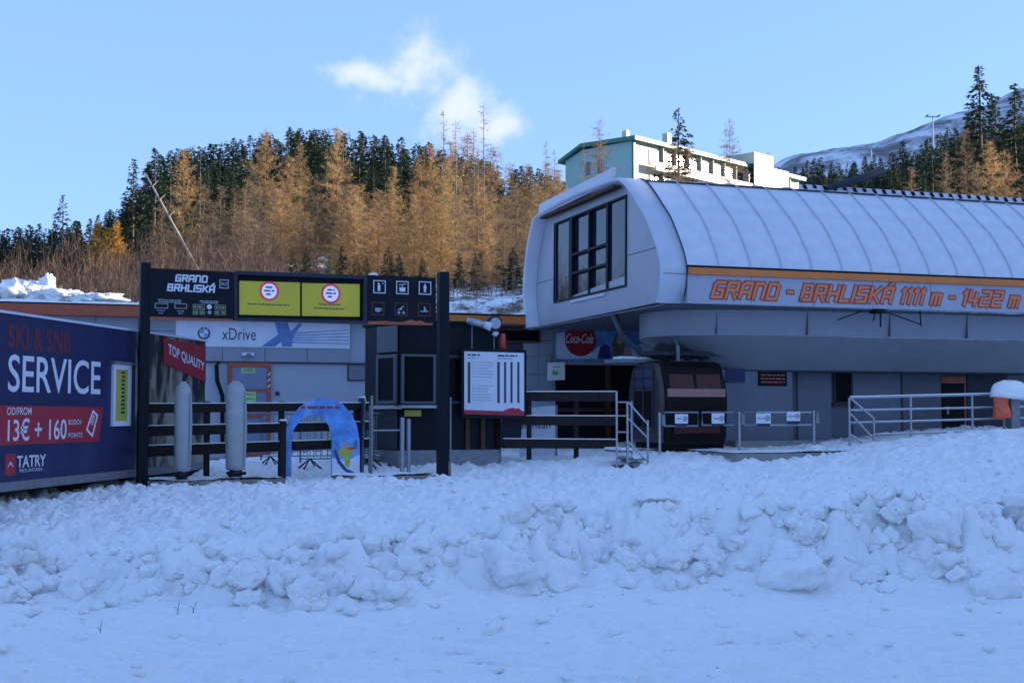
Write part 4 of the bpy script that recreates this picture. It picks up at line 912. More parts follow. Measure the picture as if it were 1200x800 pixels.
# angled bay on the left: panel of the slanted side
A, B = Vector((q,.75)), Vector((0,0)); dv_ = (B-A); nrm = Vector((dv_.y,-dv_.x)).normalized(); L_ = dv_.length; dv_.normalize()
def bay(s0, s1, z0, z1, d0, d1):
    P = [A+dv_*s0, A+dv_*s1]; vs = []
    for dd in (d0, d1):
        for (P_, z) in ((P[0],z0),(P[1],z0),(P[1],z1),(P[0],z1)): w = P_ + nrm*dd; vs.append((w.x,w.y,z))
    return MB().add(vs, [(0,1,2,3)[::-1],(4,5,6,7),(0,4,5,1)[::-1],(1,5,6,2)[::-1],(2,6,7,3)[::-1],(3,7,4,0)[::-1]])
bay(.02,L_-.06,wz1+.05,zt-.05,-.03,.012).build('bay_panel', 'base_grey', bo)
wb = None
fm = MB()
for a_ in ((.02,.09,wz0,wz1),(L_-.13,L_-.06,wz0,wz1),(.09,L_-.13,wz0,wz0+.07),(.09,L_-.13,wz1-.07,wz1)): w = bay(*a_,-.03,.03); fm.add(w.v, w.f)
wb = fm.build('window', 'base_grey', bo); bay(.09,L_-.13,wz0+.07,wz1-.07,-.02,.005).build('pane', 'dark_glass', wb)
bay(.02,L_-.06,zbase+.02,wz0-.12,-.03,.008).build('bay_panel', 'dark_grey', bo)
bay(-.02,L_,wz0-.09,wz0-.03,-.03,.12).build('counter', 'steel', bo)
slm = MB().box(0,.09,-.05,-.01,0,.7).mesh('slat', 'wood_brown')
for x in (545.5, 563.5, 587.5, 602.5):
    u, z = Bo.onv(x, 526, -.03); o = put('slat', slm, bo); o.location = (u, -.0, zbase+.005)
    if u > bw: o.location = (bw-.1, 0, zbase+.005)

# price board hung on the booth with two floodlights above
Bd = Bo.sub(0, -.22, Bo.o[2])
q = [Bd.onv(*p) for p in ((542,409),(615.5,411),(615.5,489.5),(542,487))]
nb_ = thing('price_board', 'large white price list board in a black frame with red mountain strip', 'notice board', Bd.sub(q[3][0], 0, Bd.o[2]+q[3][1]))
f_ = lambda px, py: (Bd.onv(px, py)[0]-q[3][0], Bd.onv(px, py)[1]-q[3][1])
MB().prism([f_(*p) for p in ((541,408),(617,410),(617,491),(541,489))],.0,.10).build('board_frame', 'gate_black', nb_)
sh_ = MB().prism([f_(*p) for p in ((544,411.5),(614,413.5),(614,487),(544,485))],-.008,-.001).build('sheet', 'print_white', nb_)
MB().prism([f_(*p) for p in ((544,485),(544,480),(589,481.5),(596,478.5),(601,477.5),(604,479),(607,478),(614,482.5),(614,487)) ],-.013,-.0085).build('red_skyline', 'banner_red', sh_)
for (x0,x1) in ((548,551),(582.5,585.5),(590.5,593),(598,600.5),(606,608.5)):
    MB().prism([f_(x0,424),f_(x1,424),f_(x1,472),f_(x0,472)],-.012,-.0085).build('dark_bar', 'print_dark', sh_)
tx = MB()
for (x0,x1,y) in ((548,562,415.5),(583,606,416.5)): a, b_ = f_(x0,y), f_(x1,y); tx.words(a[0],b_[0],a[1]-.02,.035,-.012,-.0085)
tx.build('heading', 'print_dark', sh_)
tx = MB()
for (x0,x1,y) in ((548,556,419),(583,602,419.8)): a, b_ = f_(x0,y), f_(x1,y); tx.words(a[0],b_[0],a[1]-.015,.022,-.012,-.0085)
for k in range(14):
    if k in (6,7): continue
    y = 425+k*3.4; a, b_ = f_(553,y), f_(557.5,y); tx.words(a[0],b_[0],a[1],.015,-.0115,-.0085); a, b_ = f_(559,y), f_(random.uniform(571,579),y); tx.words(a[0],b_[0],a[1],.016,-.0115,-.0085)
tag(tx.build('price_lines', 'print_grey', sh_), kind='stuff')
for i,(x,y,mm,sx) in enumerate(((554,378.5,'steel',1),(580,380,'dark_grey',-1))):
    u, z = f_(x, y); ub, zb2 = f_(x-3 if i == 0 else x+4, 411)
    ft = thing('floodlight', ('pale cylindrical floodlight on a thin pole above the price board', 'dark round floodlight with a white bulb above the price board')[i], 'floodlight', Bd.sub(q[3][0]+u, .05, Bd.o[2]+q[3][1]+zb2-.03), group=None)
    hgt = z - zb2
    MB().tube([(0,0,0),(0,0,hgt+.02)],.012,6).build('pole', 'steel_dull', ft)
    if i == 0:
        MB().tube([(-.12,-.02,hgt+.08),(.22,-.10,hgt+.0)],.075,12).build('lamp_body', 'steel', ft, True)
        MB().tube([(.22,-.10,hgt),(.38,-.14,hgt-.04)],.07,12,.10).build('lamp_shade', 'print_white', ft, True)
    else:
        MB().tube([(-.02,.1,hgt+.07),(-.02,-.12,hgt+.05)],.14,16,.17).build('lamp_body', 'dark_grey', ft, True)
        MB().tube([(-.02,-.125,hgt+.05),(-.02,-.14,hgt+.05)],.12,16).build('lens', 'steel', ft)
        MB().tube([(.0,-.02,hgt-.2),(.02,-.06,hgt-.13)],.06,10,.07).build('bulb', 'print_white', ft, True)
u, z = f_(591.5, 398); fx = thing('red_extinguisher', 'small red cylinder mounted beside the floodlights above the price board', 'extinguisher', Bd.sub(q[3][0]+u, .12, Bd.o[2]+q[3][1]+z-.22))
MB().tube([(0,0,0),(0,0,.3),(0,0,.36)],.075,12,.05).build('cylinder', 'red_paint', fx, True); MB().tube([(0,0,.36),(0,0,.42)],.02,6).build('valve', 'black', fx); MB().tube([(0,0,.0),(0,0,-.35)],.015,6).build('bracket', 'steel_dull', fx)

# ------------------------------------------------------------------ wooden rail fences
def rail_fence(fr, label, spans, posts, v=0.):
    f = thing('rail_fence', label, 'fence', fr)
    for (x0, yt0, yb0, x1, yt1, yb1) in spans:
        a, b_, c, d = fr.onv(x0,yb0,v), fr.onv(x1,yb1,v), fr.onv(x1,yt1,v), fr.onv(x0,yt0,v)
        r = MB().prism([a,b_,c,d], v-.02, v+.025).build('board', 'wood_dark', f)
        MB().prism([(d[0],d[1]+.001),(c[0],c[1]+.001),(c[0],c[1]+.022),(d[0],d[1]+.018)], v-.022, v+.03).build('snow_cap', SNOW, r)
    for (x, y0, y1, w, mm) in posts:
        a, b_ = fr.onv(x, y0, v+.07), fr.onv(x, y1, v+.07); MB().bbox(a[0]-w/2,a[0]+w/2,v+.027,v+.027+w,b_[1]-.15,a[1],.008).build('post', mm, f)
    return f
Fa_ = Gt.sub(.12, .42, .2)
rail_fence(Fa_, 'dark three board fence between the gantry posts behind the padded columns', ((174,473,484,432,472,480.5),(174,499,511,432,494,503.5),(174,522,535,432,514,524)), ((243,470,548,.10,'wood_dark'),(330,470,548,.10,'wood_dark'),(418,470,546,.10,'wood_dark')))
p = at(616, 500, 27.6); Fb_ = Fr(p[0], p[1], .5, 18.4)
rail_fence(Fb_, 'brown three board fence between the price board and the metal steps', ((590,459,470,722,459,470),(590,487,498,722,487.5,498.5),(590,514,525,722,515,525.5)), ((620,457,530,.09,'wood_dark'),(675,457,530,.09,'wood_dark')))
# single grey bollard post in front of the arch
q = Gt.onv(331, 555, -.05); x_, y_ = Gt.w(q[0], -.05)
bp_ = thing('timber_bollard', 'weathered dark timber bollard at the left foot of the blue arch', 'bollard', loc=(x_, y_, gz(x_,y_)-.05), rz=Gt.a)
hb = Gt.onv(331, 493, -.05)[1]+Gt.o[2] - (gz(x_,y_)-.05)
MB().bbox(-.055,.055,-.05,.05,0,hb,.01).build('shaft', 'wood_dark', bp_); MB().bbox(-.06,.06,-.055,.055,hb+.001,hb+.03,.012).build('snow_cap', SNOW, bp_)

# padded columns: wrapped, bulging grey covers on short feet
def pad_column(px, label, w, ytop, ybot, lean):
    q = Gt.onv(px, ybot, -.25); x_, y_ = Gt.w(q[0], -.25); z0 = q[1]+Gt.o[2]
    h = Gt.onv(px, ytop, -.25)[1] - q[1]
    t = thing('padded_column', label, 'column', loc=(x_, y_, z0), rz=Gt.a, group=None)
    rings = []; N = 20
    for i in range(17):
        k = i/16; z = .14 + (h-.14)*k
        r = w*(.90 + .10*math.sin(k*3.1)) * (1 if k < .86 else math.sqrt(max(.0, 1-((k-.86)/.145)**2))*.98+.02)
        rings.append([(lean*k + r*(1+.05*math.sin(3*a_+k*5))*math.copysign(abs(math.cos(a_))**.8, math.cos(a_)), r*.9*math.copysign(abs(math.sin(a_))**.8, math.sin(a_)), z + .012*math.sin(5*a_)) for a_ in [2*math.pi*j/N for j in range(N)]])
    mb = loft(rings, True); mb.f.append(tuple(range(N-1,-1,-1))); mb.f.append(tuple(len(mb.v)-N+j for j in range(N)))
    mb.build('padding', 'pad_grey', t, True)
    MB().tube([(0,0,-.2),(0,0,.2)],w*.62,10).build('foot', 'dark_grey', t)
    MB().tube([(-w*.9,-w*.5,.1),(-w*.7,-w*.75,.03),(w*.9,-w*.3,.08)],.03,6).build('strap', 'black', t)
    MB().tube([(w*.6,-w*.85,h*.12),(w*.62,-w*.9,h*.88)],.008,5).build('seam', 'steel_dull', t)
    return t
pad_column(213.5, 'slimmer upright grey padded column in front of the trailer end', .155, 447, 561, 0)
pad_column(276, 'thicker grey padded column with loose strap in front of the orange framed door', .19, 446, 559, -.01)
# board walk edge under the columns
for (x0,x1,y,label) in ((178,335,563,'snowy plank step under the padded columns'),(396,512,558,'snowy plank step between the arch and the gantry post')):
    a, b_ = Gt.onv(x0, y, -.55), Gt.onv(x1, y-3, -.55); k = Gt.sub(a[0], -.55, Gt.o[2]+a[1]-.1)
    t = thing('plank_step', label, 'step', k); L_ = b_[0]-a[0]
    for r in range(3): MB().bbox(0+.02*r,L_-.03*r,.02+r*.2,.2+r*.2,-.05,.085,.008).build('plank', 'wood_grey', t)
    gx, gy = np.meshgrid(np.linspace(.02,L_-.05,60), np.linspace(.0,.64,10)); zz = .09 + .045*np.clip(fbm(gx*2.2,gy*3,77,3)+.5,0,1)
    put('snow_cover', gridmesh('snow_cover', gx, gy, zz, SNOW), t)

# children's arch: printed board with an off-centre opening
q = Gt.onv(333, 556, .1); Ar = Gt.sub(q[0], .1, Gt.o[2]+q[1]-.05)
ar = thing('printed_arch', 'blue printed board arch showing a snowboarder, beside the timber bollard', 'arch', Ar)
g_ = lambda px, py: (Ar.onv(px, py))
outl = [g_(333,558)] + [g_(*p) for p in ((333,518),(335,502),(341,489),(351,477),(363,469),(376,465.5),(389,467),(401,473),(411,484),(418,498),(421,515),(421.5,556))]
inl = [g_(*p) for p in ((388.5,557),(388.5,510),(385,498),(378,490),(369,486),(359,488),(351,493),(344.5,502),(341.5,512),(341,558))]
pts = outl + inl
mb = MB(); 
from mathutils.geometry import tessellate_polygon
tri = tessellate_polygon([[Vector((x,z,0)) for x,z in pts]]); n = len(pts)
mb.add([(x,-.02,z) for x,z in pts]+[(x,.03,z) for x,z in pts], [tuple(t) for t in tri]+[tuple(n+i for i in t[::-1]) for t in tri]+[(i,(i+1)%n,n+(i+1)%n,n+i) for i in range(n)])
mb.build('board', 'arch_print', ar)
a, b_ = g_(352,477.5), g_(398,474); tt = MB(); tt.words(a[0],b_[0],a[1]-.02,.05,-.026,-.0205); tt.build('title_print', 'banner_red', ar)
P_ = lambda l: [g_(*p) for p in l]
MB().prism(P_(((391,528),(393,527),(398,539),(406,549),(415,553),(413,555),(404,552),(395,542))),-.027,-.0205).build('snowboard_print', 'print_blue', ar)
MB().prism(P_(((395,530),(402,522),(408,523),(415,524),(414,528),(409,532),(410,541),(408,548),(404,545),(403,536),(398,534))),-.0245,-.0205).build('suit_print', 'yellow_notice', ar)
MB().disc(*g_(404,519),.045,-.0245,-.0205,12).build('head_print', 'skin_print', ar)
MB().prism(P_(((406,524),(417,522.5),(418,525.5),(409,527.5))),-.0275,-.0248).build('scarf_print', 'red_paint', ar)
MB().prism(P_(((388.9,556),(389,536),(405,540),(421,532),(421,556))),-.0225,-.0203).build('snow_print', 'banner_pale', ar)
MB().prism(P_(((414,522),(416.5,514),(419,522))),-.0255,-.0205).build('tree_print', 'hotel_green', ar)

# ------------------------------------------------------------------ steel things round the entrance
def crowd_barrier(fr, L_, label, group):
    t = thing('crowd_barrier', label, 'barrier', fr, group=group)
    MB().tube([(0,0,.12),(0,0,1.05),(.06,0,1.1),(L_-.06,0,1.1),(L_,0,1.05),(L_,0,.12)],.02,6).build('frame', 'steel_dull', t, True)
    MB().tube([(0,0,.2),(L_,0,.2)],.016,6).build('bottom_rail', 'steel_dull', t)
    k = int(L_/.13)
    bm_ = MB().tube([(0,0,.2),(0,0,1.09)],.008,5).mesh('bar', 'steel_dull')
    for i in range(1,k): o = put('bar', bm_, t); o.location = (i*L_/k,0,0)
    for u in (.2, L_-.2):
        MB().tube([(u-.18,-.28,0),(u,0,.2),(u+.18,-.28,0)],.02,6).build('foot', 'dark_grey', t); MB().tube([(u-.18,.28,0),(u,0,.2),(u+.18,.28,0)],.02,6).build('foot', 'dark_grey', t)
        MB().box(u-.16,u+.16,-.04,.04,.205,.225).build('snow_cap', SNOW, t)
    return t
for (x0, Dd, L_, ang, label) in ((306,27.2,2.1,22,'steel crowd barrier standing in front of the orange framed door'),(352,26.4,1.55,20,'steel crowd barrier seen through the opening of the blue arch'),(424,27.0,.9,12,'short steel crowd barrier between the arch and the ticket booth')):
    p = at(x0, 530, Dd); crowd_barrier(Fr(p[0], p[1], gz(p[0],p[1])-.01, ang), L_, label, None)
p = at(421, 552, 25.0); Rk = Fr(p[0], p[1], gz(p[0],p[1])-.05, 22)
rk = thing('stacked_panels', 'stack of snow dusted grey barrier panels leaning upright beside the arch', 'panel stack', Rk)
for i in range(5):
    w = MB().add([(0+.03*i,-.05+.07*i,0),(.03+.03*i,-.05+.07*i,0),(.03+.03*i,.3+.07*i,0),(.03*i,.3+.07*i,0),(.06+.03*i,-.05+.07*i,1.55-.05*i),(.09+.03*i,-.05+.07*i,1.55-.05*i),(.09+.03*i,.3+.07*i,1.55-.05*i),(.06+.03*i,.3+.07*i,1.55-.05*i)],[(3,2,1,0),(4,5,6,7),(0,1,5,4),(1,2,6,5),(2,3,7,6),(3,0,4,7)]).build('panel', 'steel_dull' if i%2 else 'dark_grey', rk)
    MB().box(.05+.03*i,.1+.03*i,-.06+.07*i,.3+.07*i,1.552-.05*i,1.585-.05*i).build('snow_cap', SNOW, rk)
MB().tube([(.22,-.08,0),(.22,-.08,1.6)],.03,8).build('post', 'steel_dull', rk)
p = at(433, 545, 25.6); Hr = Fr(p[0], p[1], gz(p[0],p[1])-.05, 22)
hr = thing('queue_rail', 'steel queue handrail with two bars leading to the booth counter', 'railing', Hr)
u2 = Hr.onv(470, 520)[0]; z1, z2 = Hr.onv(450, 478)[1], Hr.onv(450, 504)[1]; zt_ = Hr.onv(470, 489)[1]
MB().tube([(0,0,0),(0,0,z1+.05)],.025,8).build('post', 'steel', hr); MB().tube([(0,0,z1),(u2,0,z1)],.018,8).build('rail', 'steel', hr); MB().tube([(0,0,z2),(u2,0,z2)],.018,8).build('rail', 'steel', hr)
MB().bbox(u2-.03,u2+.06,-.06,.0,-.05,zt_).build('flat_post', 'steel', hr); MB().bbox(u2+.11,u2+.19,-.06,.0,-.05,zt_-.03).build('flat_post', 'steel', hr)
# white advertising board leaning behind the fence
p = at(609, 516, 29.2); Wb = Fr(p[0], p[1], gz(p[0],p[1])-.02, 18.4)
wb_ = thing('leaning_board', 'white advertising board leaning behind the brown fence', 'board', Wb)
b = rect(Wb, 609, 651, 475, 514); MB().prism([(0,0),(b[1],0),(b[1],b[3]),(.1,b[3]-.06)],0,.03).build('sheet', 'print_white', wb_)
a, b2 = Wb.onv(612, 502), Wb.onv(645, 494); text('Ihinsan', (a[0],b2[0],a[1],b2[1]), -.004, 'lettering', 'print_dark', wb_, .01)
MB().box(b[1]+.005,b[1]+.04,-.02,.05,0,b[3]+.02).build('edge_strip', 'steel_dull', wb_)
MB().tube([(b[1]*.6,.03,b[3]*.8),(b[1]*.6,.4,0)],.02,6).build('prop', 'steel_dull', wb_)

# metal steps with handrails beside the cabin
p = at(722, 541, 26.3); Sp = Fr(p[0], p[1], gz(p[0],p[1])-.06, 18.4)
sp_ = thing('metal_steps', 'small galvanised steps with handrails between the brown fence and the cabin', 'steps', Sp)
y_ = lambda px, py, v=0: Sp.onv(px, py, v)
def post(px, y0, y1, v=0., r=.025): a, b_ = y_(px,y0,v), y_(px,y1,v); MB().tube([(a[0],v,b_[1]-.1),(a[0],v,a[1])],r,8).build('post', 'steel', sp_); return a
a = post(722.5,458,541); b1 = post(735,471,541,.0); c = post(759,492,541,.0); d = post(740,470,530,.9)
for (y0) in (471, 487, 506): e = y_(722,y0); f2 = y_(737,y0); MB().tube([(e[0],0,e[1]),(f2[0],0,f2[1])],.016,6).build('rail', 'steel', sp_)
for (ya,yb) in ((471,497),(490,513),(517,541)): e = y_(736,ya); f2 = y_(759,yb); MB().tube([(e[0],0,e[1]),(f2[0],0,f2[1])],.018,6).build('rail', 'steel', sp_)
for k in range(3): MB().box(a[0]+.1+.28*k,a[0]+.36+.28*k,.02,.9,.38-.17*k,.42-.17*k).build('tread', 'steel_dull', sp_); MB().box(a[0]+.1+.28*k,a[0]+.36+.28*k,.02,.9,.423-.17*k,.47-.17*k).build('snow_cap', SNOW, sp_)
e, f2 = y_(724,535), y_(736,541); MB().box(e[0],f2[0]+.1,-.05,.3,.06,.12).build('bottom_plate', 'dark_grey', sp_)

# queue gates with small white signs along the platform edge
def queue_gate(px0, px1, base, label, yt, frames, signs, third=None):
    Q = S.sub(0, -.55, .75); a = Q.onv(px0, 520)[0]; zt = Q.onv(px0, yt)[1]
    k = Q.sub(a, 0); t = thing('queue_gate', label, 'barrier', k)
    L_ = Q.onv(px1, 520)[0] - a
    MB().tube([(0,0,-.05),(0,0,zt)],.032,8).build('post', 'steel', t)
    MB().box(.04,.12,-.03,.03,zt-.28,zt-.05).build('hinge_block', 'steel_dull', t)
    for (x0,x1,y0,y1,mm) in frames:
        u0, u1 = k.onv(x0,500)[0], k.onv(x1,500)[0]; z0, z1 = k.onv(x0,y1)[1], k.onv(x0,y0)[1]
        MB().tube([(u0,0,z0),(u0,0,z1),(u1,0,z1),(u1,0,z0),(u0,0,z0)],.022,6).build('arm_frame', mm, t)
    for (x0,x1,y0,y1) in signs:
        u0, u1, z0, z1 = rect(k, x0, x1, y0, y1, -.03)
        sg_ = MB().box(u0,u1,-.04,-.025,z0,z1).build('sign', 'print_white', t)
        w = u1-u0; h = z1-z0; MB().words(u0+.04,u0+w*.6,z0+h*.42,.035,-.044,-.0405).build('sign_text', 'print_grey', sg_)
        MB().disc(u0+w*.78,z0+h*.5,h*.3,-.044,-.0405,12).build('sign_logo', 'print_grey', sg_)
        MB().box(u0+.02,u1-.02,-.038,-.026,z0-.06,z0-.002).build('sign_base', 'dark_grey', sg_)
        MB().box(u0+w*.4,u0+w*.5,-.024,.02,z0+.02,z1+.03).build('clip', 'steel_dull', sg_)
    return t
queue_gate(773, 818, 528, 'steel queue gate with two framed arms in front of the gondola cabin', 483, ((779,818,483,499,'steel_dull'),(823,860,483,498,'steel_dull')), ((791,806,485,496),(834,848.5,484,496)))
queue_gate(866.5, 930, 527, 'steel queue gate with two white signs in front of the grey corner pier', 482, ((872,884,483,498,'steel_dull'),(886,951,483,498,'steel')), ((886,903,484,496),(922,937.5,482,493)))
queue_gate(954, 960, 526, 'lone steel gate post at the foot of the long handrail', 481, (), ())

# long handrail at the right, climbing slightly
Hr2 = S.sub(S.onv(996, 500, -.75)[0], -.75, .7)
h2 = thing('platform_handrail', 'long galvanised handrail with four bars along the snowy platform', 'railing', Hr2)
hq = lambda px, py: Hr2.onv(px, py)
xe = 1310
for (ya, yb, r) in ((466,462,.028),(481,477.5,.02),(495.5,491,.02),(510,504.5,.02)):
    sl2 = (yb-ya)/(1160-996); a = hq(996 if ya < 500 else 1024, ya + (0 if ya < 500 else 28*sl2)); b_ = hq(xe, ya+sl2*(xe-996))
    r_ = MB().tube([(a[0],0,a[1]),(b_[0],0,b_[1])],r,8).build('rail', 'steel', h2, True)
    MB().add([(a[0],-r*.7,a[1]+r*.8),(b_[0],-r*.7,b_[1]+r*.8),(b_[0],r*.7,b_[1]+r*.8),(a[0],r*.7,a[1]+r*.8),(a[0],0,a[1]+r*1.5),(b_[0],0,b_[1]+r*1.5)],[(0,1,5,4),(2,3,4,5),(0,4,3),(1,2,5)]).build('snow_cap', SNOW, r_)
for (x,yt,yb) in ((1067,464.5,530),(1139,462.5,520),(1214,461,512),(1290,459,505)):
    a, b_ = hq(x,yt), hq(x,yb); MB().tube([(a[0],0,b_[1]-.1),(a[0],0,a[1])],.028,8).build('post', 'steel', h2)
Hs = S.sub(S.onv(995, 500, -.85)[0], -.85, .7)
h3 = thing('stair_handrail', 'slanting steel stair handrail at the start of the long platform handrail', 'railing', Hs)
hq = lambda px, py: Hs.onv(px, py)
a, b_ = hq(995,466), hq(995,532); MB().tube([(a[0],0,b_[1]),(a[0],0,a[1])],.026,8).build('post', 'steel', h3)
a, b_ = hq(1024,489), hq(1024,530); MB().tube([(a[0],0,b_[1]),(a[0],0,a[1])],.026,8).build('post', 'steel', h3)
for (ya,yb) in ((466,490),(484,514),(508,530)): a, b_ = hq(996,ya), hq(1024,yb); MB().tube([(a[0],0,a[1]),(b_[0],0,b_[1])],.022,6).build('rail', 'steel', h3)

# orange wrapped machine with a thick cap of snow
p = at(1180, 512, 29.6); Mc = Fr(p[0], p[1], .85, 18.4)
mc = thing('wrapped_snow_gun', 'orange and grey wrapped machine on a post under a thick mound of snow', 'machine', Mc)
k = lambda px, py: Mc.onv(px, py)
a, b_ = k(1187,463), k(1187,510); MB().bbox(a[0]-.12,a[0]+.12,-.1,.12,-.1,a[1]).build('post', 'steel_dull', mc)
MB().bbox(a[0]-.22,a[0]+.22,-.2,.22,-.12,.06).build('base', 'dark_grey', mc)
u0, z0 = k(1164,490); u1, z1 = k(1183,457)
rings = []
for i in range(8):
    kk = i/7; z = z0+(z1-z0)*kk; rr = .20*(1-.18*kk+.07*math.sin(kk*9)); rings.append([((u0+u1)/2+.02*math.sin(kk*7)+rr*1.0*math.cos(w), rr*.9*math.sin(w), z+.02*math.sin(3*w)) for w in [2*math.pi*j/14 for j in range(14)]])
mb = loft(rings, True); mb.f.append(tuple(range(13,-1,-1))); mb.f.append(tuple(len(mb.v)-14+j for j in range(14))); mb.build('orange_wrap', 'tarp_orange', mc, True)
MB().box(u1,a[0]+.3,-.12,.12,a[1]-.12,a[1]-.02).build('cross_arm', 'steel_dull', mc)
u0, z0 = k(1163,466); u1, z1 = k(1205,446); N = 24; rings = []
for i in range(9):
    kk = i/8; w_ = math.cos(kk*math.pi/2)**.55; z = z0 + (z1-z0)*math.sin(kk*math.pi/2)
    rings.append([((u0+u1)/2+(u1-u0)*.5*max(w_,.02)*math.cos(t_), .34*max(w_,.02)*math.sin(t_), z-.06*(math.cos(t_)+.4)*(1-kk)*.9+.015*math.sin(4*t_+i)) for t_ in [2*math.pi*j/N for j in range(N)]])
mb = loft(rings, True); mb.f.append(tuple(range(N-1,-1,-1))); mb.f.append(tuple(len(mb.v)-N+j for j in range(N))); mb.build('snow_cap', SNOW, mc, True)
MB().tube([((u0+u1)/2-.2,0,z0-.12),((u0+u1)/2-.2,0,-.05)],.03,6).build('rear_leg', 'steel_dull', mc)
MB().tube([((u0+u1)/2-.3,0,z0-.05),((u0+u1)/2+.35,0,z0-.05)],.05,6).build('head', 'steel_dull', mc)

# ------------------------------------------------------------------ hotel on the slope
p = at(741, 163, 150); Ht = Fr(p[0], p[1], 0, 46)
ho = thing('hillside_hotel', 'white hotel with gable coloured as shade and green roof edge high on the slope above the station', 'hotel', Ht)
zT = Ht.onv(741, 163)[1]; hL = Ht.onv(936, 213)[0]; zG = zT - 10.5
vq = Ht.onu(663, 187)[0]; vm = Ht.onu(683, 160)[0]; zl2 = Ht.onu(663, 187)[1]
mb = MB(); sec = [(0,zG),(0,zT-.2),(vm,zT-.2),(vq,zl2-.2),(vq,zG)]
n = 5; mb.add([(0,v,z) for v,z in sec]+[(hL,v,z) for v,z in sec], [tuple(range(5)), tuple(range(9,4,-1))]+[((i+1)%5,i,5+i,5+(i+1)%5) for i in range(5)])
mb.build('wall', 'hotel_white', ho)
MB().add([(-.05,v,z) for v,z in sec]+[(-.003,v,z) for v,z in sec],[tuple(range(4,-1,-1)),tuple(range(5,10))]+[(i,(i+1)%5,5+(i+1)%5,5+i) for i in range(5)]).build('gable_wall', 'hotel_teal', ho)
MB().add([(-.6,-.9,zT-.25),(hL+.5,-.9,zT-.25),(hL+.5,vm,zT+.05),(-.6,vm,zT+.05),(-.6,-.9,zT+.25),(hL+.5,-.9,zT+.25),(hL+.5,vm,zT+.5),(-.6,vm,zT+.5)],[(3,2,1,0),(4,5,6,7),(0,1,5,4),(1,2,6,5),(2,3,7,6),(3,0,4,7)]).build('roof', 'hotel_green', ho)
MB().add([(-.6,vm+.01,zT+.05),(hL+.5,vm+.01,zT+.05),(hL+.5,vq+.8,zl2-.5),(-.6,vq+.8,zl2-.5),(-.6,vm+.01,zT+.45),(hL+.5,vm+.01,zT+.45),(hL+.5,vq+.8,zl2-.1),(-.6,vq+.8,zl2-.1)],[(3,2,1,0),(4,5,6,7),(0,1,5,4),(1,2,6,5),(2,3,7,6),(3,0,4,7)]).build('lower_roof', 'hotel_green', ho)
MB().box(-.12,.25,-.3,-.003,zG,zT-.28).build('corner_pipe', 'hotel_green', ho)
u0 = 3.2; nb2 = int((hL-u0)/2.6)
for r in range(3):
    zf = zT - 3.0 - r*3.1
    for i in range(nb2):
        a = u0 + i*2.6
        w_ = MB().rframe(a,a+1.9,zf+.35,zf+2.25,.12,-.12,-.004).build('window', 'hotel_parapet', ho); MB().box(a+.12,a+1.78,-.06,-.004,zf+.47,zf+2.13).build('pane', 'hotel_glass', w_)
        MB().box(a+2.2,a+2.32,-.45,-.004,zf-.14,zf+2.7).build('balcony_divider', 'hotel_white', ho)
    MB().box(u0-.3,hL,-1.3,-1.12,zf-.45,zf+.55).build('balcony_parapet', 'hotel_parapet', ho)
    MB().box(u0-.3,hL,-1.119,-.004,zf-.35,zf-.15).build('balcony_floor', 'hotel_white', ho)
for (v_, z_) in ((vq*.42,zT-3.6),(vq*.42+1.9,zT-3.6),(vq*.42,zT-6.8)):
    w_ = MB().box(-.12,-.053,v_,v_+1.0,z_,z_+1.9).build('window', 'hotel_parapet', ho); MB().box(-.14,-.122,v_+.1,v_+.9,z_+.1,z_+1.8).build('pane', 'hotel_glass', w_)
a = Ht.onv(884, 200, -1.45)[0]; b_ = Ht.onv(924, 208, -1.45)[0]; z0, z1 = Ht.onv(905, 222, -1.45)[1], Ht.onv(905, 197, -1.45)[1]
rf = MB().rframe(a,b_,z0,z1,.15,-1.5,-1.32).build('stair_glazing', 'hotel_parapet', ho)  # glazing added at this end to give the sun glint
for i in range(3): w = (b_-a-.3)/3; MB().box(a+.15+i*w+.04,a+.15+(i+1)*w-.04,-1.44,-1.4,z0+.15,z1-.15).build('pane', 'hotel_glass', rf)
a = Ht.onv(872, 194)[0]; b_ = Ht.onv(894, 194)[0]; MB().box(a,b_,-1.6,4,zT+.26,zT+1.7).build('roof_box', 'hotel_parapet', ho)
q = Ht.onu(728, 157)[0]; MB().box(1,1.6,abs(q),abs(q)+.7,zT+.3,zT+1.5).build('chimney', 'hotel_parapet', ho)
a = Ht.onv(790, 180)[0]; MB().box(a,a+.8,1,1.8,zT+.3,zT+2.2).build('chimney', 'hotel_parapet', ho)

# ski lift pylons on the far slope, birch pole leaning in the wood
for (px, py, pb, Dd, label) in ((1093,137,158,420,'pale ski lift pylon above the dark wood beside the tall spruces'),(1021,174,196,450,'small pale ski lift pylon standing on the snowy piste')):
    a, b_ = at(px, py, Dd), at(px, pb, Dd); zb3 = min(b_[2], hz(a[0], Dd))-1
    t = thing('lift_pylon', label, 'pylon', loc=(a[0], Dd, zb3))
    h = a[2]-zb3
    MB().tube([(0,0,0),(0,0,h)],.32,8,.22).build('mast', 'steel', t); MB().box(-2.2,2.2,-.2,.2,h-.15,h+.2).build('crossarm', 'steel', t)
    for s in (-1,1): MB().box(s*1.95-.25,s*1.95+.25,-1.4,1.4,h+.21,h+.5).build('sheave_train', 'steel', t)
a = at(213, 281, 62); b_ = at(170, 203, 62)
t = thing('leaning_pole', 'long pale bare pole leaning through the dark trees on the slope', 'pole', loc=(a[0], 62, hz(a[0]+1.5,62)-.3))
ex = a[0]-t.location.x; zz_ = a[2]-t.location.z; dxx, dzz = b_[0]-a[0], b_[2]-a[2]; kk = -zz_/dzz
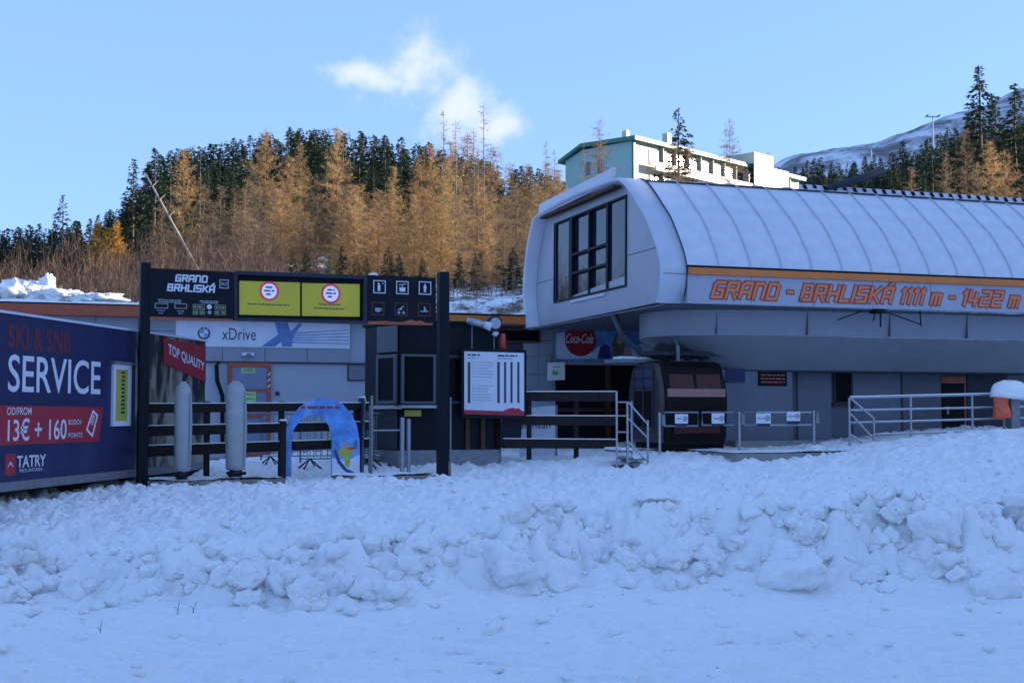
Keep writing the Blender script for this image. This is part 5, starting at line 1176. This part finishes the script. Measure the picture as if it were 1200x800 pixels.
MB().tube([(ex+dxx*kk,0,0),(ex,0,zz_),(ex+dxx*.5,0.05,zz_+dzz*.5),(ex+dxx,0,zz_+dzz)],.055,8,.035).build('shaft', 'bark_pale', t, True)
for k in (.35,.6,.8): MB().tube([(ex+dxx*k,0,zz_+dzz*k),(ex+dxx*k+.25,.1,zz_+dzz*k+.3)],.03,5,.015).build('branch_stub', 'bark_pale', t)

# ------------------------------------------------------------------ trees
rg = np.random.default_rng(7)
def tris(C, d, n, ln, wd):         # slim leaf-like triangles at C along d, widened along n
    a = C - n*(wd/2)[:,None]; b = C + n*(wd/2)[:,None]; c = C + d*ln[:,None]
    V = np.stack([a,b,c],1).reshape(-1,3); return V
def unit(v): return v/np.maximum(np.linalg.norm(v, axis=-1, keepdims=True), 1e-6)
def spruce_mesh(seed, H=10., R=1.9, whorls=30, dens=10, bare=.06, gap=0.):
    r = np.random.default_rng(seed); Vs = []; hole = r.uniform(0, 6.28, 6)
    for w in range(whorls*11):
        k = bare + (1-bare)*(1 - (1 - (w + r.uniform(-.6,.6))/(whorls*11))**1.0); k = min(max(k,.02),.992); z = H*k
        az = r.uniform(0, 6.283)
        if gap and math.sin(az*1.5 + hole[int(k*5.9)]) + 1 < gap*4: continue
        L = R*((1-k)**.92)*r.uniform(.55,1.15)*(1 + .12*math.sin(k*23 + hole[0])) + .07
        dr = np.array([math.cos(az), math.sin(az), 0])
        n = max(3, int(dens*L/R*1.5)+2); s = np.sqrt(r.uniform(.02,1,n))
        droop = .10 + .55*(1-k)
        P = np.outer(s*L, dr) + np.stack([0*s,0*s, z + .2*s*L - droop*L*s**1.5 + .12*L*s**4],1) + r.normal(0,.03,(n,3))
        side = np.array([-dr[1], dr[0], 0])
        for q in range(3):
            d = unit(dr*r.uniform(.2,1,(n,1)) + side*r.uniform(-.9,.9,(n,1)) + np.array([0,0,-1])*r.uniform(.0,.9,(n,1)))
            nn = unit(np.cross(d, r.normal(0,1,(n,3))))
            Vs.append(tris(P, d, nn, r.uniform(.18,.46,n)*(.38+.8*L/R), r.uniform(.07,.16,n)*(.4+.8*L/R)))
    V = np.concatenate(Vs); return npmesh('crown', V, np.arange(len(V)).reshape(-1,3), 'spruce', False)
def larch_mesh(seed, H=10., R=1.6, whorls=44, per=9, twig=26, bare=.08, mm='larch', wd=.022):
    r = np.random.default_rng(seed); Vs = []
    for w in range(whorls):
        k = bare + (1-bare)*(w + r.uniform(-.5,.5))/whorls; k = min(max(k,.03),.985); z = H*k
        nb = r.integers(2,per//2+2)
        for b in range(nb):
            L = R*min(1,(1-k)*1.5+.05)**.9*r.uniform(.35,1.15) + .1
            az = r.uniform(0,6.283); dr = np.array([math.cos(az), math.sin(az), 0]); el = r.uniform(-.05,.5)
            n = max(5, int(twig*L/R)); s = r.uniform(.05,1,n)
            P = np.outer(s*L, dr) + np.stack([0*s,0*s, z + s*L*el + .1*np.sin(s*6)*L*.3],1) + r.normal(0,.03,(n,3))
            d = unit(dr*r.uniform(-.1,1,(n,1)) + r.normal(0,.55,(n,3)) + np.array([0,0,1])*r.uniform(-.5,.5,(n,1)))
            nn = unit(np.cross(d, r.normal(0,1,(n,3))))
            Vs.append(tris(P, d, nn, r.uniform(.15,.42,n), np.full(n, wd)*r.uniform(.7,1.6,n)))
            m_ = 5; s = np.linspace(0,.9,m_); P = np.outer(s*L, dr) + np.stack([0*s,0*s,z+s*L*el],1)      # the limb itself
            d = unit(np.tile(dr + np.array([0,0,el]),(m_,1))); nn = unit(np.cross(d, np.tile([0,.3,1.],(m_,1)))); Vs.append(tris(P, d, nn, np.full(m_, L*.3), np.full(m_, .028)))
    V = np.concatenate(Vs); return npmesh('crown', V, np.arange(len(V)).reshape(-1,3), mm, False)
def trunk_mesh(seed, H, r0, mm, limbs=10):
    r = random.Random(seed); mb = MB()
    mb.tube([(0,0,-.6),(r.uniform(-.04,.04),0,H*.3),(r.uniform(-.05,.05),r.uniform(-.05,.05),H*.65),(0,0,H)],r0,7,r0*.12)
    for i in range(limbs):
        z = H*r.uniform(.12,.8); a = r.uniform(0,6.3); L = (1-z/H)*1.1+.25; mb.tube([(0,0,z),(math.cos(a)*L,math.sin(a)*L,z+L*r.uniform(-.15,.35))],r0*.22,4,r0*.05,False)
    return mb.mesh('trunk', mm, True)
SPR = [(spruce_mesh(10+i, 10, (1.75,2.0,1.6,1.85,1.45)[i], 30, 8, gap=(0,.1,0,.15,.05)[i]), trunk_mesh(i, 9.9, .13, 'bark')) for i in range(5)]
LAR = [(larch_mesh(30+i, 10, (2.0,2.3,1.8,2.5)[i], 62, 12, 44, wd=.026), trunk_mesh(20+i, 9.95, .07, 'bark_larch', 14)) for i in range(4)]
LBR = [(larch_mesh(40+i, 10, (1.9,2.2)[i], 58, 11, 36, mm='larch_brown', wd=.024), trunk_mesh(30+i, 9.95, .07, 'bark_larch', 16)) for i in range(2)]
BARE = [(larch_mesh(50+i, 10, .75, 30, 5, 10, .25, 'larch_brown', .018), trunk_mesh(40+i, 9.95, .075, 'bark_larch', 16)) for i in range(2)]
LYE = [(larch_mesh(60, 10, 2.8, 60, 16, 60, .05, 'larch_yellow', .07), trunk_mesh(50, 9.9, .12, 'bark_larch', 8))]
PINE = [(spruce_mesh(70, 10, 2.0, 20, 12, .18, .13), trunk_mesh(60, 9.9, .13, 'bark', 16))]
SHR = [(spruce_mesh(80, 10, 2.9, 20, 10, .05, 0), trunk_mesh(61, 9.5, .12, 'bark', 4))]
me = SHR[0][0]; me.materials.clear(); me.materials.append(M('shrub_green'))
SPN = [(spruce_mesh(90+i, 10, (1.8,2.0)[i], 36, 10, .04, .06), trunk_mesh(62+i, 9.9, .14, 'bark', 10)) for i in range(2)]
for c, _ in SPN: c.materials.clear(); c.materials.append(M('spruce_near'))
def tree(name, kinds, x, y, H, label, cat, group, wide=1.0, z=None):
    c, t = random.choice(kinds)
    o = thing(name, label, cat, loc=(x, y, (hz(x, y) if z is None else z) - .25), rz=random.uniform(0,6.28), group=group)
    o.scale = (H/10*wide, H/10*wide, H/10)
    put('trunk', t, o); put('crown', c, o); return o
def tree_px(name, kinds, px, ytop, D, label, cat, group, wide=1.0):
    a = at(px, ytop, D); g0 = hz(a[0], D); return tree(name, kinds, a[0], D, max(2.0, a[2]-g0+.25), label, cat, group, wide)
# crest of the hill: dark spruces whose tops make the skyline
SKX = [-260, -150, 0, 40, 75, 120, 150, 180, 215, 260, 300, 340, 380, 420, 450, 480, 520, 560, 600, 640, 680]
SKY = [282, 278, 268, 266, 262, 250, 232, 180, 172, 166, 158, 152, 150, 156, 160, 164, 172, 184, 194, 202, 205]
LS = 'dark green spruce in the dense wood covering the hill crest'
def sky_y(x): return float(np.interp(x, SKX, SKY))
def zone(px):
    for lim, w in ((0,'beyond the far end of the snowy shrubs'),(70,'above the trailer, left of the thin topped conifer'),(160,'around the bright yellow larches'),(215,'behind the leaning pole'),(275,'above the lettered gantry panel'),(355,'above the first yellow screen'),(425,'above the second yellow screen'),(520,'above the pictogram panel'),(600,'behind the tall bare larches')):
        if px < lim: return w
    return 'beside the white station nose'
for i in range(95):
    px = -200 + i*(880/95) + random.uniform(-5,5); D = random.uniform(205, 250)
    tree_px('spruce_tree', SPR, px, sky_y(px) + random.uniform(-4, 13), D, 'dark spruce of the hill wood ' + zone(px), 'tree', 'spruces of the hill wood', random.uniform(1.35,1.8))
for i in range(72):
    px = random.uniform(140, 660); D = random.uniform(125, 195); k = (D-110)/95
    yt = sky_y(px) + 10 + 75*(1-k)*random.uniform(.5,1.1)
    tree_px('spruce_tree', SPR, px, yt, D, 'dark spruce of the hill wood ' + zone(px), 'tree', 'spruces of the hill wood', random.uniform(1.3,1.7))
for i in range(18):
    px = random.uniform(-150, 150); D = random.uniform(150, 200)
    tree_px('spruce_tree', SPR, px, sky_y(px) + random.uniform(8, 26), D, 'dark spruce of the hill wood ' + zone(px), 'tree', 'spruces of the hill wood', random.uniform(1.0,1.3))
for (px,yt,D,w,l) in ((157,186,120,1.2,'tall narrow dark spruce standing apart at the edge of the wood'),(182,172,130,1.3,'broad black spruce behind the leaning pole'),(200,176,135,1.3,'dark spruce beside the first orange larch'),(235,170,140,1.2,'dark spruce between two larches'),):
    tree_px('spruce_tree', SPR, px, yt, D, l, 'tree', 'spruces of the hill wood', w)
tree_px('pine_tree', PINE, 74, 226, 85, 'thin topped conifer standing alone on the slope above the trailer', 'tree', None, 1.1)
tree_px('spruce_tree', SPR, 88, 258, 84, 'low green spruce at the foot of the thin topped conifer', 'tree', 'spruces of the hill wood', 1.5)
for px, yt in ((114,260),(137,258),(126,266)): tree_px('yellow_larch', LYE, px, yt, 110, 'small bright yellow larch among the bare brush on the slope', 'tree', 'bright yellow larches', .8)
# the lit larches in front of the spruces
LL = 'orange brown autumn larch standing before the dark spruce wood'
for (px,yt,D,kk,w) in ((216,174,78,LAR,1.1),(240,215,70,LBR,1.2),(312,150,92,LAR,.95),(298,195,84,LBR,1.1),(338,182,80,LAR,1.1),(352,168,98,LAR,.9),(395,148,96,LAR,1.0),(408,188,88,LBR,.9),(372,205,82,LBR,1.1),(461,194,80,LAR,1.0),(490,182,92,LAR,.9),(505,168,86,LAR,1.1),(528,165,84,LAR,1.15),(548,158,90,LAR,1.1),(520,205,72,LAR,1.3),(540,215,70,LBR,1.2),(578,172,88,LAR,1.1),(598,190,92,LBR,1.1),(618,192,98,LAR,1.1),(641,190,100,LAR,1.2),(628,212,80,LAR,1.2),(655,198,105,LAR,1.2),(606,215,76,LBR,1.2),(590,230,70,LBR,1.1),(440,232,76,LBR,1.2),(275,225,75,LBR,1.2),(425,215,95,LAR,1.1),(324,220,74,LBR,1.1),(486,228,70,LAR,1.1),(560,205,74,LAR,1.2),(190,240,72,LBR,1.2)):
    tree_px('larch_tree', kk, px, yt, D, 'orange brown autumn larch ' + zone(px), 'tree', 'larches before the wood', w)
for i in range(34):
    px = random.uniform(205, 655); tree_px('larch_tree', LBR if i%2 else LAR, px, random.uniform(215, 275), random.uniform(60, 85), 'orange brown autumn larch ' + zone(px), 'tree', 'larches before the wood', random.uniform(1.1,1.5))
for (px,yt,D) in ((534,140,80),(567,120,82),(555,150,78),(520,128,90),(640,165,84),(650,175,95),(560,170,76)):
    tree_px('bare_larch', BARE, px, yt, D, 'tall thin leafless larch rising above the orange larches', 'tree', 'bare thin larches', 1.0)
for i in range(15):
    px = random.uniform(340, 640); tree_px('spruce_tree', SPN, px, random.uniform(285, 318), random.uniform(54, 70), 'young green spruce under the larches at the foot of the wood', 'tree', 'young spruces at the wood edge', random.uniform(1.2,1.7))
tree_px('yellow_shrub', SHR, 389, 288, 50, 'bright yellow green young conifer just above the gantry screens', 'shrub', None, .85)
# trees round the hotel and behind the station roof
tree_px('pine_tree', PINE, 795, 124, 105, 'ragged tall pine in front of the hotel facade', 'tree', None, 1.35)
for (px,yt,D,kk,w,l) in ((855,140,110,LBR,.9,'slender leafless larch before the right half of the hotel'),(703,140,118,LBR,1.0,'bare larch in front of the shade coloured gable of the hotel'),(790,165,98,LBR,1.2,'brown larch at the foot of the ragged pine'),(808,168,100,LBR,1.1,'brown bushy larch beside the ragged pine'),(684,165,112,BARE,1.0,'very thin bare larch at the left corner of the hotel'),(900,178,170,LBR,1.1,'low bare larch at the right end of the hotel')):
    tree_px('larch_tree', kk, px, yt, D, l, 'tree', None, w)
LR = 'dark spruce on the shaded slope between the hotel and the piste'
for i in range(80):
    px = random.uniform(905, 1260); D = random.uniform(190, 420)
    lim = float(np.interp(px, [905, 960, 1000, 1030, 1060, 1100, 1140, 1200, 1290],[203, 189, 184, 188, 170, 152, 145, 145, 145]))
    tree_px('spruce_tree', SPR, px, lim + random.uniform(-6, 22), D, 'dark spruce on the slope ' + ('beside the far end of the hotel' if px < 960 else 'below the small piste pylon' if px < 1040 else 'below the pale pylon' if px < 1115 else 'behind the very tall spruce' if px < 1175 else 'behind the broad tall spruce'), 'tree', 'spruces on the far right slope', random.uniform(1.2,1.6))
for (px,yt,D,w,l) in ((1147,77,96,1.25,'very tall spruce, the highest beside the snowy mountain'),(1166,112,104,1.2,'spruce half hidden behind the very tall spruce'),(1189,98,92,1.35,'broad tall spruce at the end of the row behind the roof'),(1208,118,100,1.3,'tall spruce beyond the broad spruce behind the roof'),(1135,135,108,1.0,'smaller spruce on the left flank of the very tall spruce'),(1235,105,95,1.3,'tall spruce furthest along the row behind the roof')):
    tree_px('spruce_tree', SPN, px, yt, D, l, 'tree', 'tall spruces behind the station', w)
for (px,yt,D,kk,w) in ((1130,150,86,LBR,1.0),(1108,178,84,LBR,1.0),(1068,195,82,LBR,1.0),(1160,165,80,LAR,1.1),(1178,175,82,LAR,1.0),(1145,190,76,LBR,1.1),(1205,185,84,LBR,1.0)):
    tree_px('larch_tree', kk, px, yt, D, 'brown larch behind the frosted station roof', 'tree', 'larches behind the station roof', w)
for i in range(16):
    px = random.uniform(950, 1215); tree_px('spruce_tree', SPN, px, random.uniform(192, 212), random.uniform(95, 140), 'low dark spruce just above the station roof line', 'tree', 'low spruces behind the roof', random.uniform(1.2,1.7))

# the far wood behind and between the nearer trees: one closed dark mass of spruces
def far_wood():
    r = np.random.default_rng(77); Vs = []
    protos = []
    for q in range(5):
        n = 420; k = r.random(n)**1.25; a = r.uniform(0,6.283,n); L = (1.75*(1-k)**.95*r.uniform(.45,1.1,n) + .08); dr = np.stack([np.cos(a),np.sin(a),0*a],1)
        P = dr*L[:,None]*.8 + np.stack([0*k,0*k,10*k - .25*L],1); d = unit(dr + np.stack([0*k,0*k,-r.uniform(.1,.9,n)],1) + r.normal(0,.25,(n,3))); nn = unit(np.cross(d, r.normal(0,1,(n,3))))
        protos.append(tris(P, d, nn, r.uniform(.5,1.0,n)*(.3+.55*(1-k)), r.uniform(.25,.5,n)*(.3+.7*(1-k))))
    spots = [(r.uniform(-220,690), r.uniform(232,275), 'c') for _ in range(260)] + [(r.uniform(150,660), r.uniform(115,200), 'm') for _ in range(120)] + [(r.uniform(900,1270), r.uniform(240,420), 'r') for _ in range(190)]
    for (px, D, kd) in spots:
        if kd == 'c': yt = sky_y(px) + r.uniform(0,14)
        elif kd == 'm': yt = sky_y(px) + 18 + 85*(200-D)/85*r.uniform(.6,1.1)
        else: yt = float(np.interp(px, [900, 960, 1000, 1030, 1060, 1100, 1140, 1200, 1290],[206, 192, 187, 191, 173, 155, 148, 148, 148])) + r.uniform(0,30)
        a = at(px, yt, D); g0 = hz(a[0], D) - .5; H = max(3, a[2]-g0); w = r.uniform(1.2,1.7)*H/10; c, s_ = math.cos(px), math.sin(px)
        P = protos[r.integers(0,5)]; Q = np.stack([(P[:,0]*c-P[:,1]*s_)*w + a[0], (P[:,0]*s_+P[:,1]*c)*w + D, P[:,2]*H/10 + g0], 1); Vs.append(Q)
    V = np.concatenate(Vs); o = put('distant_wood', npmesh('distant_wood', V, np.arange(len(V)).reshape(-1,3), 'spruce', False)); tag(o, 'dark mass of distant spruces closing the wood on the hill crests', 'forest', kind='stuff')
far_wood()

# brush of leafless shoots on the bank above the lodge: uncountable
def shoots(name, label, px0, px1, D0, D1, n, h0, h1, wd, seed, mm='brush'):
    r = np.random.default_rng(seed); D = np.sqrt(r.uniform(D0**2, D1**2, n)); px = r.uniform(px0, px1, n); X = (px-600)/FPX*D
    cl = vn(X*.35, D*.35, 3) ; keep = r.random(n) < .25 + cl; X, D = X[keep], D[keep]; n = len(X); Z = hill(X, D) - .1
    V = []; P = np.stack([X, D, Z], 1); h = r.uniform(h0, h1, n)*(.5 + .9*vn(X*.4, D*.4, 6))
    d = unit(np.stack([r.normal(0,.12,n), r.normal(0,.12,n), np.ones(n)], 1)); nn = unit(np.stack([np.ones(n), r.normal(0,.6,n), 0*d[:,2]], 1))
    V.append(tris(P, d, nn, h, np.full(n, wd)*r.uniform(.7,1.4,n)))
    for q in range(7):
        k = r.uniform(.25,.9,n); P2 = P + d*(h*k)[:,None]; d2 = unit(d + r.normal(0,.45,(n,3))); V.append(tris(P2, d2, unit(np.cross(d2, r.normal(0,1,(n,3)))), h*r.uniform(.12,.35,n), np.full(n, wd*.7)))
    V = np.concatenate(V); o = put(name, npmesh(name, V, np.arange(len(V)).reshape(-1,3), mm, False)); return tag(o, label, 'brush', kind='stuff')
shoots('bare_brush', 'reddish brown leafless brush covering the bank above the lodge roof', -150, 330, 44, 95, 6500, 1.2, 3.0, .030, 5)
shoots('undergrowth', 'low brown undergrowth along the foot of the wood', 300, 1250, 46, 90, 4500, .4, 1.3, .028, 6)

# snow loaded shrubs on the bank just behind the lodge roof
def lump_mesh(seed, sub, amp=.22, f=1.7, name='lump', blocky=False):
    import bmesh
    bm = bmesh.new(); bmesh.ops.create_icosphere(bm, subdivisions=sub, radius=1); r = random.Random(seed); o = [r.uniform(0,99) for _ in range(3)]
    P = np.array([v.co[:] for v in bm.verts])
    dsp = fbm(P[:,0]*f+o[0]+P[:,2]*1.3, P[:,1]*f+o[1]-P[:,2]*.9, seed, 3) + .6*fbm(P[:,2]*f*2+o[2], P[:,0]*f*2-P[:,1], seed+3, 2) + .3*fbm(P[:,0]*f*4+P[:,2]*3, P[:,1]*f*4+o[1], seed+5, 2)
    rad_ = np.ones(len(P))
    if blocky:
        N_ = np.random.default_rng(seed).normal(0,1,(13,3)); N_ /= np.linalg.norm(N_,axis=1)[:,None]; hh_ = np.random.default_rng(seed+1).uniform(.72,1.05,13)
        rad_ = np.minimum(1.25, np.min(hh_[None]/np.maximum(P@N_.T, .05), axis=1))
    P2 = P*(rad_*(1+amp*dsp))[:,None]
    for v, c in zip(bm.verts, P2): v.co = c
    me = bpy.data.meshes.new(name); bm.to_mesh(me); bm.free(); me.materials.append(SNOW); me.polygons.foreach_set('use_smooth', [True]*len(me.polygons)); return me
SH = larch_mesh(95, 10, 3.5, 26, 8, 16, .0, 'brush', .12)
for (px, y0, y1, wd, l) in ((32,326,354,60,'largest snow heaped shrub behind the lodge roof above the trailer'),(72,336,354,44,'snow covered dark shrub next to the largest snowy shrub'),(112,340,356,60,'low snow covered shrub closest to the gantry post'),(55,318,350,16,'slim snowy stub rising between the snow heaped shrubs'),(-15,334,356,40,'snow covered shrub at the outer end of the shrub row')):
    Dd = 43.0; a = at(px, (y0+y1)/2, Dd); b_ = at(px, y0, Dd); c = at(px, y1, Dd); rz_ = (b_[2]-c[2])/2; rx_ = wd/2/FPX*Dd
    zb_ = hz(a[0], Dd); t = thing('snowy_shrub', l, 'shrub', loc=(a[0], Dd, zb_-.1), group=None)
    o = put('snow_load', lump_mesh(int(px)+200, 4, .42, 2.4, 'snow_load'), t); o.location = (0,0,a[2]-zb_+.1-.1); o.scale = (rx_, rx_*.8, rz_*1.1)
    o2 = put('twigs', SH, t); hh_ = b_[2]-zb_+.25; o2.scale = (rx_*.28, rx_*.28, hh_/10)

# ------------------------------------------------------------------ ploughed snow: chunks along the bank
LM = [lump_mesh(300+i, 4, .26 if i%3 else .45, 2.2, 'snow_chunk', i%3 > 0) for i in range(9)]
rr = random.Random(12); big = []
for i in range(820):
    x = rr.uniform(-7.5, 8.5); c = float(berm_c(np.array([x]))[0]); h = .15 + float(berm_h(np.array([x]))[0])
    y = c + rr.gauss(-.1, .5); r = min(.23, .042*math.exp(rr.gauss(.2, .62)))*(.75+.5*h)
    if y < c - 1.2: r *= .6
    big.append((r, x, y))
big.sort(reverse=True)
for (r, x, y) in big[:110]:
    o = put('snow_chunk', rr.choice(LM)); z = gz(x, y); o.location = (x, y, z + r*rr.uniform(-.25,.3)); s = rr.uniform(.8,1.2)
    o.scale = (r*s*1.1, r*rr.uniform(.8,1.1), r*rr.uniform(.7,1.0)/s); o.rotation_euler = (rr.uniform(-.6,.6), rr.uniform(-.6,.6), rr.uniform(0,6.3))
    sz = 'boulder sized' if r > .2 else 'large' if r > .15 else 'middling'
    wh = 'below the navy trailer' if x < -3 else 'below the gantry' if x < -1 else 'below the price board' if x < .5 else 'below the docked cabin' if x < 2.5 else 'below the long handrail'
    tag(o, sz + ' rounded chunk of ploughed snow on the bank ' + wh, 'snow chunk', 'snow chunks of the ploughed bank')
base = [lump_mesh(330+i, 3, .25, 1.8, 'clod', True) for i in range(5)]; VV = []; FF = []; k = 0
arr = []
for me in base:
    v = np.empty(len(me.vertices)*3); me.vertices.foreach_get('co', v); f = np.array([p.vertices[:] for p in me.polygons]); arr.append((v.reshape(-1,3), f))
for j, (r, x, y) in enumerate(big[110:] + [(.010 + .045*rr.random()**3, rr.uniform(-6,7), rr.uniform(6.8,11)) for _ in range(260)] + [(rr.uniform(.02,.055), rr.uniform(-9,11), rr.uniform(13,25)) for _ in range(420)]):
    v, f = arr[j % 5]; a = rr.uniform(0,6.3); R = np.array([[math.cos(a),-math.sin(a),0],[math.sin(a),math.cos(a),0],[0,0,1]])
    VV.append((v*np.array([r*1.1,r,r*.85]))@R.T + np.array([x, y, gz(x,y)+r*.25])); FF.append(f + k); k += len(v)
o = put('snow_crumbs', npmesh('snow_crumbs', np.concatenate(VV), np.concatenate(FF), SNOW)); tag(o, 'small crumbs of ploughed snow scattered over and around the bank', 'snow', kind='stuff')
for me in base: bpy.data.meshes.remove(me)
# a few dead stalks poking through the snow in front of the bank
for i,(px,py,h,l) in enumerate(((208,722,.10,'pair'),(226,722,.09,''),(117,742,.10,''))):
    r_ = ray(px, py); k = (0.03-EYE)/r_[2]; x, y = r_[0]*k, r_[1]*k
    t = thing('grass_stalk', ('dead grass stalk poking upright through the snow before the bank','bent dead grass stalk leaning through the snow before the bank','lone thin dead stalk in smooth snow before the bank')[i], 'stalk', loc=(x, y, gz(x,y)-.02))
    MB().tube([(0,0,0),(.004,0,h*.5),(.012+.02*(i==1),0,h+.02)],.004,5,.0015).build('stem', 'bark', t); MB().tube([(.004,0,h*.5),(-.02,0,h*.8)],.003,5,.001).build('leaf', 'bark', t)
